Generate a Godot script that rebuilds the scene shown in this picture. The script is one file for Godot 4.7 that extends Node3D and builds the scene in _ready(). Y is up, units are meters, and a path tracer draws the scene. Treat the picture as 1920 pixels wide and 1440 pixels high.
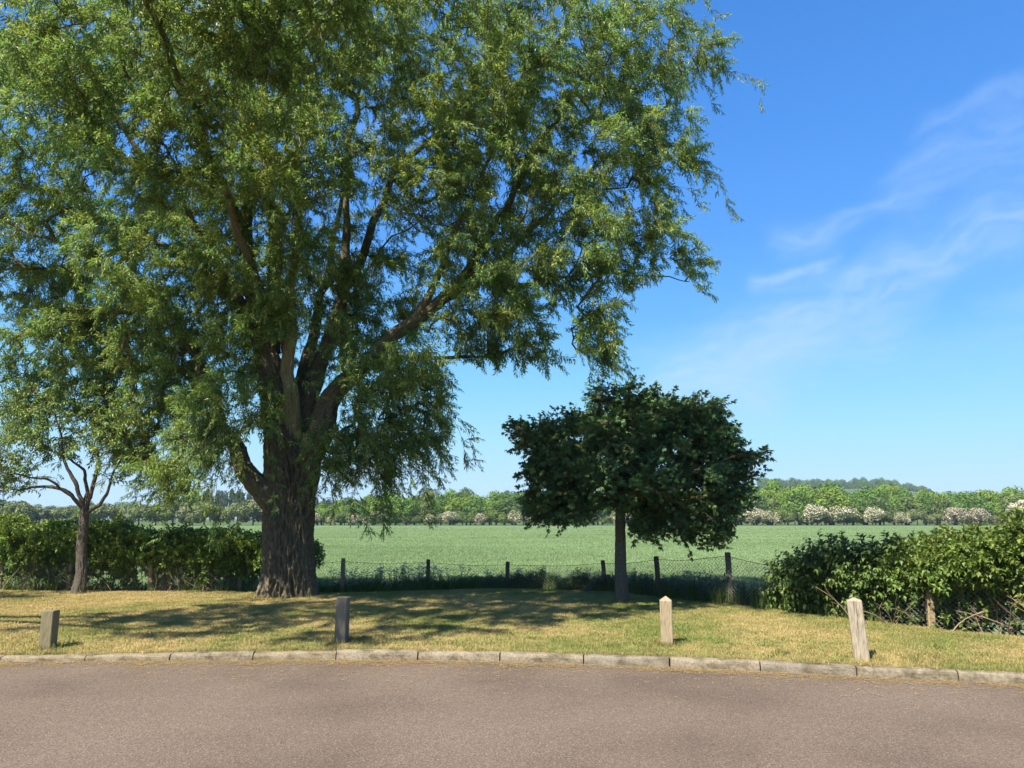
extends Node3D
# A lawn beside a road: a large willow, two small trees, a wire fence, hedges, a crop field, woods and a hill beyond.

const CELL := 0.9
const ROAD_Y := 0.0
const FIELD_Y := -0.25
const FENCE := [
	[-14.4, -16.5, 0.78], [-12.6, -16.35, 0.79], [-10.9, -16.2, 0.80], [-9.3, -16.0, 0.80], [-7.6, -16.0, 0.79], [-5.7, -15.95, 0.60], [-3.5, -15.7, 0.73], [-1.79, -16.2, 0.68],
	[-0.11, -16.6, 0.61], [1.93, -15.7, 0.69], [2.8, -14.5, 0.83], [3.78, -13.2, 0.96], [4.73, -11.8, 0.80], [5.67, -10.4, 0.74], [6.9, -9.2, 0.80], [8.3, -8.3, 0.80]]
const KERB := [[-40.0, -7.6], [-20.0, -8.0], [-10.0, -8.30], [-5.6, -8.49], [-3.88, -8.56], [-1.9, -8.61], [-0.35, -8.54], [1.06, -8.32], [2.42, -8.03], [3.41, -7.77], [4.86, -7.40], [7.0, -6.7], [12.0, -4.9], [24.0, -0.5]]

var rng := RandomNumberGenerator.new()
var lawn_noise := FastNoiseLite.new()
var lawn_patch := FastNoiseLite.new()
var bark_noise := FastNoiseLite.new()
var wob := FastNoiseLite.new()
var M := {}
var used := {}
var sun_elev := 52.0
var sun_side := 38.0     # degrees of the shadows' turn to the right of straight away from the camera


# ---------------------------------------------------------------- mesh collecting
class MB:
	var V := PackedVector3Array()
	var N := PackedVector3Array()
	var C := PackedColorArray()
	var U := PackedVector2Array()
	var I := PackedInt32Array()
	var smooth := false
	var uvs := false
	var cols := false

	func tri(a: Vector3, b: Vector3, c: Vector3, col := Color.WHITE) -> void:
		var k := V.size()
		V.push_back(a); V.push_back(b); V.push_back(c)
		if cols:
			C.push_back(col); C.push_back(col); C.push_back(col)
		I.push_back(k); I.push_back(k + 1); I.push_back(k + 2)

	func quad(a: Vector3, b: Vector3, c: Vector3, d: Vector3, col := Color.WHITE) -> void:
		var k := V.size()
		V.push_back(a); V.push_back(b); V.push_back(c); V.push_back(d)
		if cols:
			for q in 4:
				C.push_back(col)
		I.append_array(PackedInt32Array([k, k + 1, k + 2, k, k + 2, k + 3]))

	# leaf: base, tip, half-width vector, fold vector
	func leaf(base: Vector3, along: Vector3, side: Vector3, up: Vector3, bend: float, col: Color) -> void:
		var k := V.size()
		var L := along.length()
		var m := base + along * 0.42 + up * (L * 0.05)
		V.push_back(base)
		V.push_back(m + side - up * (side.length() * -0.35))
		V.push_back(m)
		V.push_back(m - side - up * (side.length() * -0.35))
		V.push_back(base + along - up * (L * bend))
		for q in 5:
			C.push_back(col)
		I.append_array(PackedInt32Array([k, k + 1, k + 2, k, k + 2, k + 3, k + 1, k + 4, k + 2, k + 2, k + 4, k + 3]))

	func tube(P: PackedVector3Array, R: PackedFloat32Array, sides: int, col := Color.WHITE) -> void:
		var n := P.size()
		var k := V.size()
		var ref := Vector3(0.123, 0.2, 0.97).normalized()
		for i in n:
			var t := (P[mini(i + 1, n - 1)] - P[maxi(i - 1, 0)]).normalized()
			var a := t.cross(ref)
			if a.length() < 0.05:
				a = t.cross(Vector3.RIGHT)
			a = a.normalized()
			var b := t.cross(a).normalized()
			for s in sides:
				var w := TAU * s / sides
				var d := a * cos(w) + b * sin(w)
				V.push_back(P[i] + d * R[i])
				if smooth:
					N.push_back(d)
				if cols:
					C.push_back(col)
		for i in n - 1:
			for s in sides:
				var s2 := (s + 1) % sides
				var p := k + i * sides + s
				var q := k + i * sides + s2
				I.append_array(PackedInt32Array([p, p + sides, q, q, p + sides, q + sides]))

	func box(c: Vector3, x: Vector3, y: Vector3, z: Vector3, col := Color.WHITE) -> void:
		quad(c - x - y + z, c - x + y + z, c + x + y + z, c + x - y + z, col)
		quad(c + x - y - z, c + x + y - z, c - x + y - z, c - x - y - z, col)
		quad(c - x - y - z, c - x + y - z, c - x + y + z, c - x - y + z, col)
		quad(c + x - y + z, c + x + y + z, c + x + y - z, c + x - y - z, col)
		quad(c - x + y + z, c - x + y - z, c + x + y - z, c + x + y + z, col)
		quad(c - x - y - z, c - x - y + z, c + x - y + z, c + x - y - z, col)

	func mesh() -> ArrayMesh:
		var a := []
		a.resize(Mesh.ARRAY_MAX)
		a[Mesh.ARRAY_VERTEX] = V
		a[Mesh.ARRAY_INDEX] = I
		if N.size() == V.size() and N.size() > 0:
			a[Mesh.ARRAY_NORMAL] = N
		if C.size() == V.size() and C.size() > 0:
			a[Mesh.ARRAY_COLOR] = C
		if U.size() == V.size() and U.size() > 0:
			a[Mesh.ARRAY_TEX_UV] = U
		var m := ArrayMesh.new()
		m.add_surface_from_arrays(Mesh.PRIMITIVE_TRIANGLES, a)
		return m


func numbered(called: String) -> String:
	if not used.has(called):
		used[called] = 0
		return called
	used[called] += 1
	return "%s_%03d" % [called, used[called]]


func tag(o: Node, label := "", category := "", group := "", kind := "") -> void:
	if label: o.set_meta("label", label)
	if category: o.set_meta("category", category)
	if group: o.set_meta("group", group)
	if kind: o.set_meta("kind", kind)


func thing(called: String, label: String, category: String, at := Vector3.ZERO, group := "") -> Node3D:
	var o := Node3D.new()
	o.name = numbered(called)
	add_child(o)
	o.position = at
	tag(o, label, category, group)
	return o


func put(called: String, m: Mesh, mat: Material, parent: Node = self) -> MeshInstance3D:
	var o := MeshInstance3D.new()
	o.name = numbered(called) if parent == self else called
	o.mesh = m
	o.material_override = mat
	parent.add_child(o, true)
	return o


func stuff(called: String, label: String, category: String) -> Node3D:
	var o := thing(called, label, category)
	o.set_meta("kind", "stuff")
	return o


func scatter(called: String, m: Mesh, mat: Material, X: Array, cols: PackedColorArray, parent: Node = self) -> MultiMeshInstance3D:
	var mm := MultiMesh.new()
	mm.transform_format = MultiMesh.TRANSFORM_3D
	mm.use_colors = true
	mm.mesh = m
	mm.instance_count = X.size()
	for i in X.size():
		mm.set_instance_transform(i, X[i])
		mm.set_instance_color(i, cols[i])
	var o := MultiMeshInstance3D.new()
	o.name = numbered(called) if parent == self else called
	o.multimesh = mm
	o.material_override = mat
	o.set_meta("kind", "stuff")
	parent.add_child(o, true)
	return o


# ---------------------------------------------------------------- curves of the place
func along(table: Array, x: float, col := 1) -> float:
	if x <= table[0][0]:
		return table[0][col]
	for i in table.size() - 1:
		if x <= table[i + 1][0]:
			var t: float = (x - table[i][0]) / (table[i + 1][0] - table[i][0])
			var a: float = table[maxi(i - 1, 0)][col]
			var b: float = table[i][col]
			var c: float = table[i + 1][col]
			var d: float = table[mini(i + 2, table.size() - 1)][col]
			if i == 0 or i + 2 >= table.size():
				return lerpf(b, c, t)
			var w1: float = (table[i + 1][0] - table[i][0])
			var m1: float = (c - a) / (table[i + 1][0] - table[i - 1][0]) * w1
			var m2: float = (d - b) / (table[i + 2][0] - table[i][0]) * w1
			var t2 := t * t
			var t3 := t2 * t
			return (2 * t3 - 3 * t2 + 1) * b + (t3 - 2 * t2 + t) * m1 + (-2 * t3 + 3 * t2) * c + (t3 - t2) * m2
	return table[table.size() - 1][col]


func kerb_z(x: float) -> float:
	return along(KERB, x)


func kerb_h(x: float) -> float:
	return lerpf(0.055, 0.092, smoothstep(-5.5, -2.0, x))


func fence_z(x: float) -> float:
	return along(FENCE, x)


func edge_z(x: float) -> float:      # where the mown lawn begins to fall to the field
	return fence_z(x) + lerpf(0.75, 0.25, smoothstep(1.0, 3.5, x))


func lawn_y(x: float, z: float) -> float:
	var kz := kerb_z(x) - 0.12
	var y := lerpf(kerb_h(x) - 0.012, 0.1, smoothstep(0.0, 1.2, kz - z))
	var e := edge_z(x)
	y -= smoothstep(0.0, 1.9, e - z) * 0.40
	return y + wob.get_noise_2d(x * 6.0, z * 6.0) * 0.012 * smoothstep(0.0, 0.5, kz - z)


func ground_y(x: float, z: float) -> float:
	return maxf(lawn_y(x, z), FIELD_Y)


func lawn_tone(x: float, z: float) -> float:     # 0 straw, 1 green
	var g := 0.40 + 0.75 * lawn_patch.get_noise_2d(x, z) + 0.65 * lawn_noise.get_noise_2d(x * 1.0, z * 1.6)
	g += 0.14 * smoothstep(-3.0, 3.0, x) - 0.16 * smoothstep(-2.0, -7.0, x)
	return clampf(g, 0.0, 1.0)


func lawn_color(x: float, z: float) -> Color:
	var g := lawn_tone(x, z)
	var straw := Color(0.47, 0.365, 0.172)
	var green := Color(0.200, 0.235, 0.068)
	return straw.lerp(green, g)


# ---------------------------------------------------------------- textures and materials
func noise_tex(size: int, freq: float, oct: int, lo: Color, hi: Color, sd: int, type := FastNoiseLite.TYPE_SIMPLEX_SMOOTH, mid := Color(-1, 0, 0)) -> NoiseTexture2D:
	var n := FastNoiseLite.new()
	n.noise_type = type
	n.seed = sd
	n.frequency = freq
	n.fractal_octaves = oct
	var t := NoiseTexture2D.new()
	t.width = size
	t.height = size
	t.seamless = true
	t.noise = n
	var g := Gradient.new()
	g.set_color(0, lo)
	g.set_color(1, hi)
	if mid.r >= 0.0:
		g.add_point(0.5, mid)
	t.color_ramp = g
	return t


func lin(r: float, g: float, b: float) -> Color:
	return Color(r, g, b).linear_to_srgb()


func speckle(size: int, sd: int, tones: Array, grain: float) -> ImageTexture:
	# aggregate: small stones of several tones, each a few pixels wide
	var r := RandomNumberGenerator.new()
	r.seed = sd
	var im := Image.create(size, size, false, Image.FORMAT_RGB8)
	im.fill(tones[0])
	var count := int(size * size / (grain * grain) * 1.3)
	for i in count:
		var c: Color = tones[r.randi() % tones.size()]
		var k := r.randf_range(0.86, 1.14)
		c = Color(c.r * k, c.g * k, c.b * k)
		var w := maxi(1, int(r.randf_range(0.5, 1.5) * grain))
		var hgt := maxi(1, int(r.randf_range(0.5, 1.5) * grain))
		im.fill_rect(Rect2i(r.randi() % size, r.randi() % size, w, hgt), c)
	return ImageTexture.create_from_image(im)


func std(color: Color, rough := 0.8, spec := 0.3) -> StandardMaterial3D:
	var m := StandardMaterial3D.new()
	m.albedo_color = color
	m.roughness = rough
	m.metallic_specular = spec
	return m


func leaf_mat(through: float, rough := 0.5, spec := 0.35) -> StandardMaterial3D:
	var m := std(Color.WHITE, rough, spec)
	m.vertex_color_use_as_albedo = true
	m.backlight_enabled = true
	m.backlight = Color(through, through, through * 0.6).linear_to_srgb()
	m.cull_mode = BaseMaterial3D.CULL_DISABLED
	return m


func bark_mat(tex: Texture2D, scale: Vector3, bump: Texture2D, height: float) -> StandardMaterial3D:
	var m := std(Color.WHITE, 0.92, 0.15)
	m.albedo_texture = tex
	m.uv1_triplanar = true
	m.uv1_world_triplanar = true
	m.uv1_scale = scale
	m.heightmap_enabled = true
	m.heightmap_texture = bump
	m.heightmap_scale = height
	return m


func materials() -> void:
	# road: worn pinkish aggregate
	var road := std(Color.WHITE, 0.93, 0.2)
	road.albedo_texture = speckle(1024, 5, [lin(0.133, 0.104, 0.084), lin(0.167, 0.130, 0.105), lin(0.111, 0.087, 0.071), lin(0.222, 0.179, 0.148), lin(0.148, 0.115, 0.092), lin(0.078, 0.062, 0.052), lin(0.185, 0.147, 0.118), lin(0.141, 0.110, 0.089)], 3.4)
	road.uv1_triplanar = true
	road.uv1_world_triplanar = true
	road.uv1_scale = Vector3(0.42, 0.42, 0.42)
	road.heightmap_enabled = true
	road.heightmap_texture = speckle(1024, 6, [Color(.4, .4, .4), Color(.7, .7, .7), Color(.2, .2, .2), Color(.9, .9, .9), Color(.55, .55, .55)], 4.0)
	road.heightmap_scale = 0.25
	road.detail_enabled = true
	road.detail_blend_mode = BaseMaterial3D.BLEND_MODE_MUL
	road.detail_uv_layer = BaseMaterial3D.DETAIL_UV_2
	road.detail_albedo = noise_tex(1024, 0.006, 6, Color(0.84, 0.84, 0.84), Color(1, 1, 1), 21, FastNoiseLite.TYPE_SIMPLEX_SMOOTH, Color(0.95, 0.95, 0.945))
	road.uv2_triplanar = true
	road.uv2_world_triplanar = true
	road.uv2_scale = Vector3(0.071, 0.071, 0.071)
	M.road = road

	var lawn := std(Color.WHITE, 0.95, 0.1)
	lawn.vertex_color_use_as_albedo = true
	lawn.albedo_texture = noise_tex(1024, 0.16, 4, Color(0.74, 0.72, 0.68), Color(1, 1, 1), 31, FastNoiseLite.TYPE_SIMPLEX, Color(0.95, 0.945, 0.93))
	lawn.uv1_triplanar = true
	lawn.uv1_world_triplanar = true
	lawn.uv1_scale = Vector3(0.6, 0.6, 0.6)
	lawn.heightmap_enabled = true
	lawn.heightmap_texture = noise_tex(1024, 0.12, 4, Color.BLACK, Color.WHITE, 32)
	lawn.heightmap_scale = 2.0
	M.lawn = lawn

	var field := std(Color.WHITE, 0.9, 0.2)
	field.albedo_texture = noise_tex(1024, 0.05, 5, lin(.108, .156, .074), lin(.165, .228, .112), 41, FastNoiseLite.TYPE_SIMPLEX_SMOOTH, lin(.135, .192, .092))
	field.uv1_triplanar = true
	field.uv1_world_triplanar = true
	field.uv1_scale = Vector3(0.16, 0.16, 0.16)
	field.detail_enabled = true
	field.detail_blend_mode = BaseMaterial3D.BLEND_MODE_MUL
	field.detail_uv_layer = BaseMaterial3D.DETAIL_UV_2
	field.detail_albedo = noise_tex(1024, 0.008, 5, Color(0.80, 0.86, 0.84), Color(1.0, 1.0, 0.95), 42)
	field.uv2_triplanar = true
	field.uv2_world_triplanar = true
	field.uv2_scale = Vector3(0.006, 0.006, 0.02)
	M.field = field
	M.ground = std(lin(.07, .10, .035), 0.95, 0.1)
	M.hill = std(lin(.11, .15, .06), 0.95, 0.1)
	M.hill.albedo_texture = noise_tex(512, 0.01, 4, Color(0.7, 0.75, 0.7), Color(1, 1, 1), 43)
	M.hill.uv1_triplanar = true
	M.hill.uv1_world_triplanar = true
	M.hill.uv1_scale = Vector3(0.004, 0.004, 0.004)

	M.stain = noise_tex(512, 0.012, 6, Color(0.52, 0.50, 0.45), Color(1, 1, 1), 58, FastNoiseLite.TYPE_SIMPLEX_SMOOTH, Color(0.93, 0.92, 0.90))
	for k in 4:
		var c: Color = [lin(.31, .276, .222), lin(.335, .295, .238), lin(.285, .258, .218), lin(.32, .277, .212)][k]
		var m := std(c, 0.92, 0.2)
		m.albedo_texture = noise_tex(512, 0.02 + 0.004 * k, 6, Color(0.66, 0.65, 0.62), Color(1, 1, 0.98), 50 + k, FastNoiseLite.TYPE_SIMPLEX_SMOOTH, Color(0.92, 0.91, 0.89))
		m.uv1_triplanar = true
		m.uv1_world_triplanar = true
		m.uv1_scale = Vector3(2.3, 2.3, 2.3)
		m.heightmap_enabled = true
		m.heightmap_texture = noise_tex(512, 0.09, 4, Color.BLACK, Color.WHITE, 55)
		m.heightmap_scale = 0.35
		m.detail_enabled = true
		m.detail_blend_mode = BaseMaterial3D.BLEND_MODE_MUL
		m.detail_uv_layer = BaseMaterial3D.DETAIL_UV_2
		m.detail_albedo = M.stain
		m.uv2_triplanar = true
		m.uv2_world_triplanar = true
		m.uv2_scale = Vector3(0.55, 0.9, 0.55)
		M["kerb%d" % k] = m

	# barks
	var ridged := noise_tex(512, 0.03, 5, Color.BLACK, Color.WHITE, 60)
	M.willow_bark = bark_mat(noise_tex(512, 0.03, 5, lin(.074, .063, .043), lin(.20, .172, .118), 61, FastNoiseLite.TYPE_SIMPLEX_SMOOTH, lin(.128, .110, .075)), Vector3(1.6, 0.45, 1.6), ridged, 1.2)
	M.limb_bark = bark_mat(noise_tex(512, 0.03, 5, lin(.080, .070, .048), lin(.205, .178, .122), 62, FastNoiseLite.TYPE_SIMPLEX_SMOOTH, lin(.135, .117, .080)), Vector3(1.6, 0.6, 1.6), ridged, 0.8)
	M.pale_bark = bark_mat(noise_tex(512, 0.03, 5, lin(.17, .135, .07), lin(.34, .28, .16), 63, FastNoiseLite.TYPE_SIMPLEX_SMOOTH, lin(.26, .21, .115)), Vector3(1.6, 0.6, 1.6), ridged, 0.8)
	M.twig_bark = std(lin(.13, .105, .06), 0.85, 0.2)
	M.grey_bark = bark_mat(noise_tex(512, 0.03, 5, lin(.075, .062, .048), lin(.175, .15, .118), 64, FastNoiseLite.TYPE_SIMPLEX_SMOOTH, lin(.125, .105, .082)), Vector3(2.2, 1.2, 2.2), ridged, 0.8)
	M.dusk_bark = bark_mat(noise_tex(512, 0.03, 5, lin(.055, .048, .038), lin(.14, .122, .098), 66, FastNoiseLite.TYPE_SIMPLEX_SMOOTH, lin(.095, .082, .066)), Vector3(2.2, 1.2, 2.2), ridged, 0.8)
	M.dead_wood = std(lin(.26, .20, .13), 0.9, 0.15)
	M.dark_stem = std(lin(.10, .075, .05), 0.9, 0.15)

	# weathered timber
	for k in 4:
		var hi: Color = [lin(.22, .185, .12), lin(.20, .178, .145), lin(.36, .29, .195), lin(.41, .35, .265)][k]
		var lo: Color = [lin(.10, .10, .055), lin(.10, .095, .075), lin(.17, .135, .085), lin(.12, .105, .08)][k]
		var m := bark_mat(noise_tex(512, 0.035, 5, lo, hi, 70 + k, FastNoiseLite.TYPE_SIMPLEX_SMOOTH, hi.lerp(lo, 0.25)), Vector3(3.5, 0.35, 3.5), noise_tex(512, 0.06, 4, Color.BLACK, Color.WHITE, 75), 0.35)
		m.roughness = 0.85
		M["timber%d" % k] = m
	M.post_dark = bark_mat(noise_tex(256, 0.04, 4, lin(.07, .058, .045), lin(.16, .13, .10), 80), Vector3(3, 0.5, 3), ridged, 0.3)
	M.post_pale = bark_mat(noise_tex(256, 0.04, 4, lin(.22, .165, .09), lin(.40, .31, .18), 81), Vector3(3, 0.5, 3), ridged, 0.3)
	M.wire = std(lin(.20, .20, .185), 0.6, 0.4)
	M.top_wire = std(lin(.10, .095, .085), 0.7, 0.3)

	M.leaf_willow = leaf_mat(1.0, 0.40, 0.45)
	M.leaf_maple = leaf_mat(0.60, 0.5, 0.35)
	M.leaf_hedge = leaf_mat(0.55, 0.45, 0.4)
	M.leaf_far = leaf_mat(0.35, 0.8, 0.1)
	M.blade = leaf_mat(0.45, 0.75, 0.15)
	M.straw = leaf_mat(0.2, 0.85, 0.1)
	M.petal = leaf_mat(0.4, 0.8, 0.1)


# ---------------------------------------------------------------- the sky
func sky_panorama() -> ImageTexture:
	var w := 2048
	var h := 1024
	var im := Image.create(w, h, false, Image.FORMAT_RGBF)
	var stops := [
		[0.0, Color(0.770, 0.885, 0.985)], [2.5, Color(0.739, 0.888, 0.992)], [6.0, Color(0.657, 0.878, 0.999)], [10.0, Color(0.555, 0.822, 0.999)], [15.0, Color(0.439, 0.724, 0.988)],
		[21.0, Color(0.368, 0.643, 0.968)], [28.0, Color(0.321, 0.589, 0.923)], [36.0, Color(0.279, 0.539, 0.866)], [50.0, Color(0.241, 0.488, 0.803)], [90.0, Color(0.207, 0.437, 0.748)]]
	var fibre := FastNoiseLite.new()
	fibre.seed = 7
	fibre.frequency = 1.0
	fibre.fractal_octaves = 5
	fibre.fractal_gain = 0.55
	var warp := FastNoiseLite.new()
	warp.seed = 9
	warp.frequency = 0.12
	warp.fractal_octaves = 3
	# combed wisps of high cloud: [azimuth, height, azimuth, height, half width, strength], degrees
	var wisps := [
		[10.5, 10.2, 22.0, 14.0, 2.3, 1.0], [20.0, 13.6, 31.0, 17.8, 1.9, .85], [29.0, 17.0, 40.0, 20.6, 1.4, .8], [9.0, 9.2, 20.0, 9.4, 2.2, .75], [14.0, 11.2, 30.0, 13.6, 2.2, .6],
		[18.8, 17.2, 25.0, 18.6, .8, 1.0], [20.5, 20.3, 29.5, 21.8, .8, .65], [28.6, 23.6, 38.0, 25.2, .9, .5], [28.0, 21.6, 40.0, 23.4, 1.5, .45], [31.0, 25.9, 39.0, 27.2, .8, .4], [33.0, 14.0, 44.0, 16.0, 1.5, .45], [30.0, 10.5, 42.0, 11.8, 1.2, .3]]
	var r := RandomNumberGenerator.new()
	r.seed = 77
	for k in 46:
		var az := r.randf_range(48.0, 352.0)
		var el := r.randf_range(8.0, 34.0)
		var run := r.randf_range(6.0, 15.0)
		wisps.append([az, el, az + run, el + run * r.randf_range(0.05, 0.4), r.randf_range(0.7, 2.2), r.randf_range(.3, .8)])
	var veil := PackedFloat32Array()
	veil.resize(w * h)
	for s in wisps:
		var a := Vector2(s[0], s[1])
		var d: Vector2 = Vector2(s[2], s[3]) - a
		var run := d.length()
		d /= run
		var c := Vector2(-d.y, d.x)
		var y0 := clampi(int((90.0 - maxf(s[1], s[3]) - s[4] * 3.0 - 2.0) / 180.0 * h), 0, h - 1)
		var y1 := clampi(int((90.0 - minf(s[1], s[3]) + s[4] * 3.0 + 2.0) / 180.0 * h), 0, h - 1)
		var x0 := int((s[0] - s[4] * 3.0 - 3.0) / 360.0 * w)
		var x1 := int((s[2] + s[4] * 3.0 + 3.0) / 360.0 * w)
		for y in range(y0, y1):
			for x in range(x0, x1):
				var q := Vector2((x + 0.5) / w * 360.0, 90.0 - (y + 0.5) / h * 180.0)
				var o := q - a + Vector2(warp.get_noise_2d(q.x, q.y * 1.5), warp.get_noise_2d(q.x + 70.0, q.y * 1.5)) * 1.3
				var l := o.dot(d)
				var t := o.dot(c) / float(s[4])
				var e := clampf(1.0 - absf(l / run - 0.5) * 2.0 + 0.25, 0.0, 1.0)
				if e <= 0.0 or absf(t) > 2.4:
					continue
				# sharper upper rim, trailing off below
				var body := exp(-t * t * (1.6 if t > 0.0 else 0.55)) * smoothstep(0.0, 0.6, e)
				var f := 0.62 + 0.62 * fibre.get_noise_2d(l * 0.16 + s[0], o.dot(c) * 1.1 + l * 0.12) + 0.3 * fibre.get_noise_2d(l * 0.5 + 30.0, o.dot(c) * 2.6)
				var k := y * w + posmod(x, w)
				veil[k] = 1.0 - (1.0 - veil[k]) * (1.0 - clampf(body * f * float(s[5]), 0.0, 1.0) * 0.62)
	var below := Color(0.30, 0.38, 0.30).srgb_to_linear()
	var white := Color(0.74, 0.86, 1.0).srgb_to_linear()
	for y in h:
		var up := 90.0 - 180.0 * (y + 0.5) / h
		var base := below
		if up > 0.0:
			for k in stops.size() - 1:
				if up >= stops[k][0] and up <= stops[k + 1][0]:
					base = (stops[k][1] as Color).srgb_to_linear().lerp((stops[k + 1][1] as Color).srgb_to_linear(), (up - stops[k][0]) / (stops[k + 1][0] - stops[k][0]))
					break
		for x in w:
			var v := veil[y * w + x]
			im.set_pixel(x, y, base if v <= 0.0 or up <= 0.0 else base.lerp(white, v))
	return ImageTexture.create_from_image(im)


# ---------------------------------------------------------------- sprigs
func sprig(r: RandomNumberGenerator, L: float, start: Vector3, droop: float, n: int, ll: float, lw: float, spread: float, hang: float, ca: Color, cb: Color, twig: Color, bare := 0.1) -> ArrayMesh:
	var m := MB.new()
	m.cols = true
	var P := PackedVector3Array()
	var R := PackedFloat32Array()
	var d := start.normalized()
	var p := Vector3.ZERO
	var steps := 7
	for i in steps:
		P.push_back(p)
		R.push_back(lerpf(0.006, 0.002, float(i) / steps))
		p += d * (L / (steps - 1))
		d = (d + Vector3(r.randf_range(-.15, .15), -droop / steps, r.randf_range(-.15, .15))).normalized()
	m.tube(P, R, 3, twig)
	for i in n:
		var t := lerpf(bare, 1.0, (i + r.randf()) / n) * (steps - 1)
		var k := mini(int(t), steps - 2)
		var at := P[k].lerp(P[k + 1], t - k)
		var tan := (P[k + 1] - P[k]).normalized()
		var ang := i * 2.4 + r.randf_range(-.5, .5)
		var s := tan.cross(Vector3(0.3, 0.8, 0.5)).normalized()
		var o := s * cos(ang) + tan.cross(s) * sin(ang)
		var dir := (tan * (1.0 - spread) + o * spread + Vector3.DOWN * hang + Vector3(r.randf_range(-.2, .2), r.randf_range(-.2, .2), r.randf_range(-.2, .2))).normalized()
		var side := dir.cross(Vector3(r.randf_range(-.6, .6), 1.0, r.randf_range(-.6, .6))).normalized()
		var up := side.cross(dir).normalized()
		if up.y < 0.0:
			up = -up
		var sz := r.randf_range(0.7, 1.15)
		m.leaf(at, dir * ll * sz, side * lw * sz * 0.5, up, r.randf_range(0.02, 0.22), ca.lerp(cb, r.randf()))
	return m.mesh()


# broad leaf drawn with five lobes
func lobed_sprig(r: RandomNumberGenerator, L: float, n: int, ll: float, ca: Color, cb: Color, twig: Color) -> ArrayMesh:
	var m := MB.new()
	m.cols = true
	var P := PackedVector3Array()
	var R := PackedFloat32Array()
	var d := Vector3(0, 0.15, 1).normalized()
	var p := Vector3.ZERO
	for i in 5:
		P.push_back(p)
		R.push_back(lerpf(0.007, 0.003, i / 5.0))
		p += d * (L / 4)
		d = (d + Vector3(r.randf_range(-.2, .2), -0.12, r.randf_range(-.2, .2))).normalized()
	m.tube(P, R, 3, twig)
	for i in n:
		var t := lerpf(0.15, 0.999, (i + r.randf()) / n) * 4
		var k := mini(int(t), 3)
		var at := P[k].lerp(P[k + 1], t - k)
		var ang := r.randf() * TAU
		var out := (Vector3(cos(ang), r.randf_range(-.25, .45), sin(ang)) + (P[k + 1] - P[k]).normalized() * 0.5).normalized()
		var sz := ll * r.randf_range(0.65, 1.2)
		var stalk := at + out * sz * 0.6
		var c := ca.lerp(cb, r.randf())
		var dir := (out + Vector3.DOWN * r.randf_range(-0.1, 0.9)).normalized()
		var side := dir.cross(Vector3(r.randf_range(-.9, .9), 1, r.randf_range(-.9, .9))).normalized()
		var up := side.cross(dir).normalized()
		if up.y < 0: up = -up
		m.leaf(stalk, dir * sz, side * sz * 0.26, up, 0.12, c)
		m.leaf(stalk, (dir * 0.72 + side * 0.62) * sz, (side * 0.72 - dir * 0.62).normalized() * sz * 0.2, up, 0.12, c)
		m.leaf(stalk, (dir * 0.72 - side * 0.62) * sz, (side * 0.72 + dir * 0.62).normalized() * sz * 0.2, up, 0.12, c)
	return m.mesh()


func tuft(r: RandomNumberGenerator, n: int, h: float, w: float, spread: float, lean: float, ca: Color, cb: Color) -> ArrayMesh:
	var m := MB.new()
	m.cols = true
	for i in n:
		var a := r.randf() * TAU
		var b := Vector3(cos(a), 0, sin(a)) * spread * sqrt(r.randf())
		var a2 := r.randf() * TAU
		var out := Vector3(cos(a2), 0, sin(a2))
		var hh := h * r.randf_range(0.55, 1.15)
		var s := out.cross(Vector3.UP).rotated(Vector3.UP, r.randf_range(-.8, .8)) * w * 0.5
		var l := lean * r.randf_range(0.3, 1.3)
		var mid := b + Vector3.UP * hh * 0.6 + out * hh * l * 0.35
		var tip := b + Vector3.UP * hh * (1.0 - 0.25 * l) + out * hh * l
		var c := ca.lerp(cb, r.randf())
		b.y -= 0.01
		m.quad(b - s, mid - s * 0.8, mid + s * 0.8, b + s, c)
		m.tri(mid - s * 0.8, tip, mid + s * 0.8, c)
	return m.mesh()


# ---------------------------------------------------------------- trees
func spline(pts: Array, step: float) -> Array:
	# Catmull-Rom through [Vector3, radius]; returns [PackedVector3Array, PackedFloat32Array]
	var P := PackedVector3Array()
	var R := PackedFloat32Array()
	for i in pts.size() - 1:
		var a: Vector3 = pts[maxi(i - 1, 0)][0]
		var b: Vector3 = pts[i][0]
		var c: Vector3 = pts[i + 1][0]
		var d: Vector3 = pts[mini(i + 2, pts.size() - 1)][0]
		var n := maxi(1, int((c - b).length() / step))
		for k in n:
			var t := float(k) / n
			P.push_back(b.cubic_interpolate(c, a, d, t))
			R.push_back(lerpf(pts[i][1], pts[i + 1][1], t))
	P.push_back(pts[pts.size() - 1][0])
	R.push_back(pts[pts.size() - 1][1])
	return [P, R]


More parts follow.
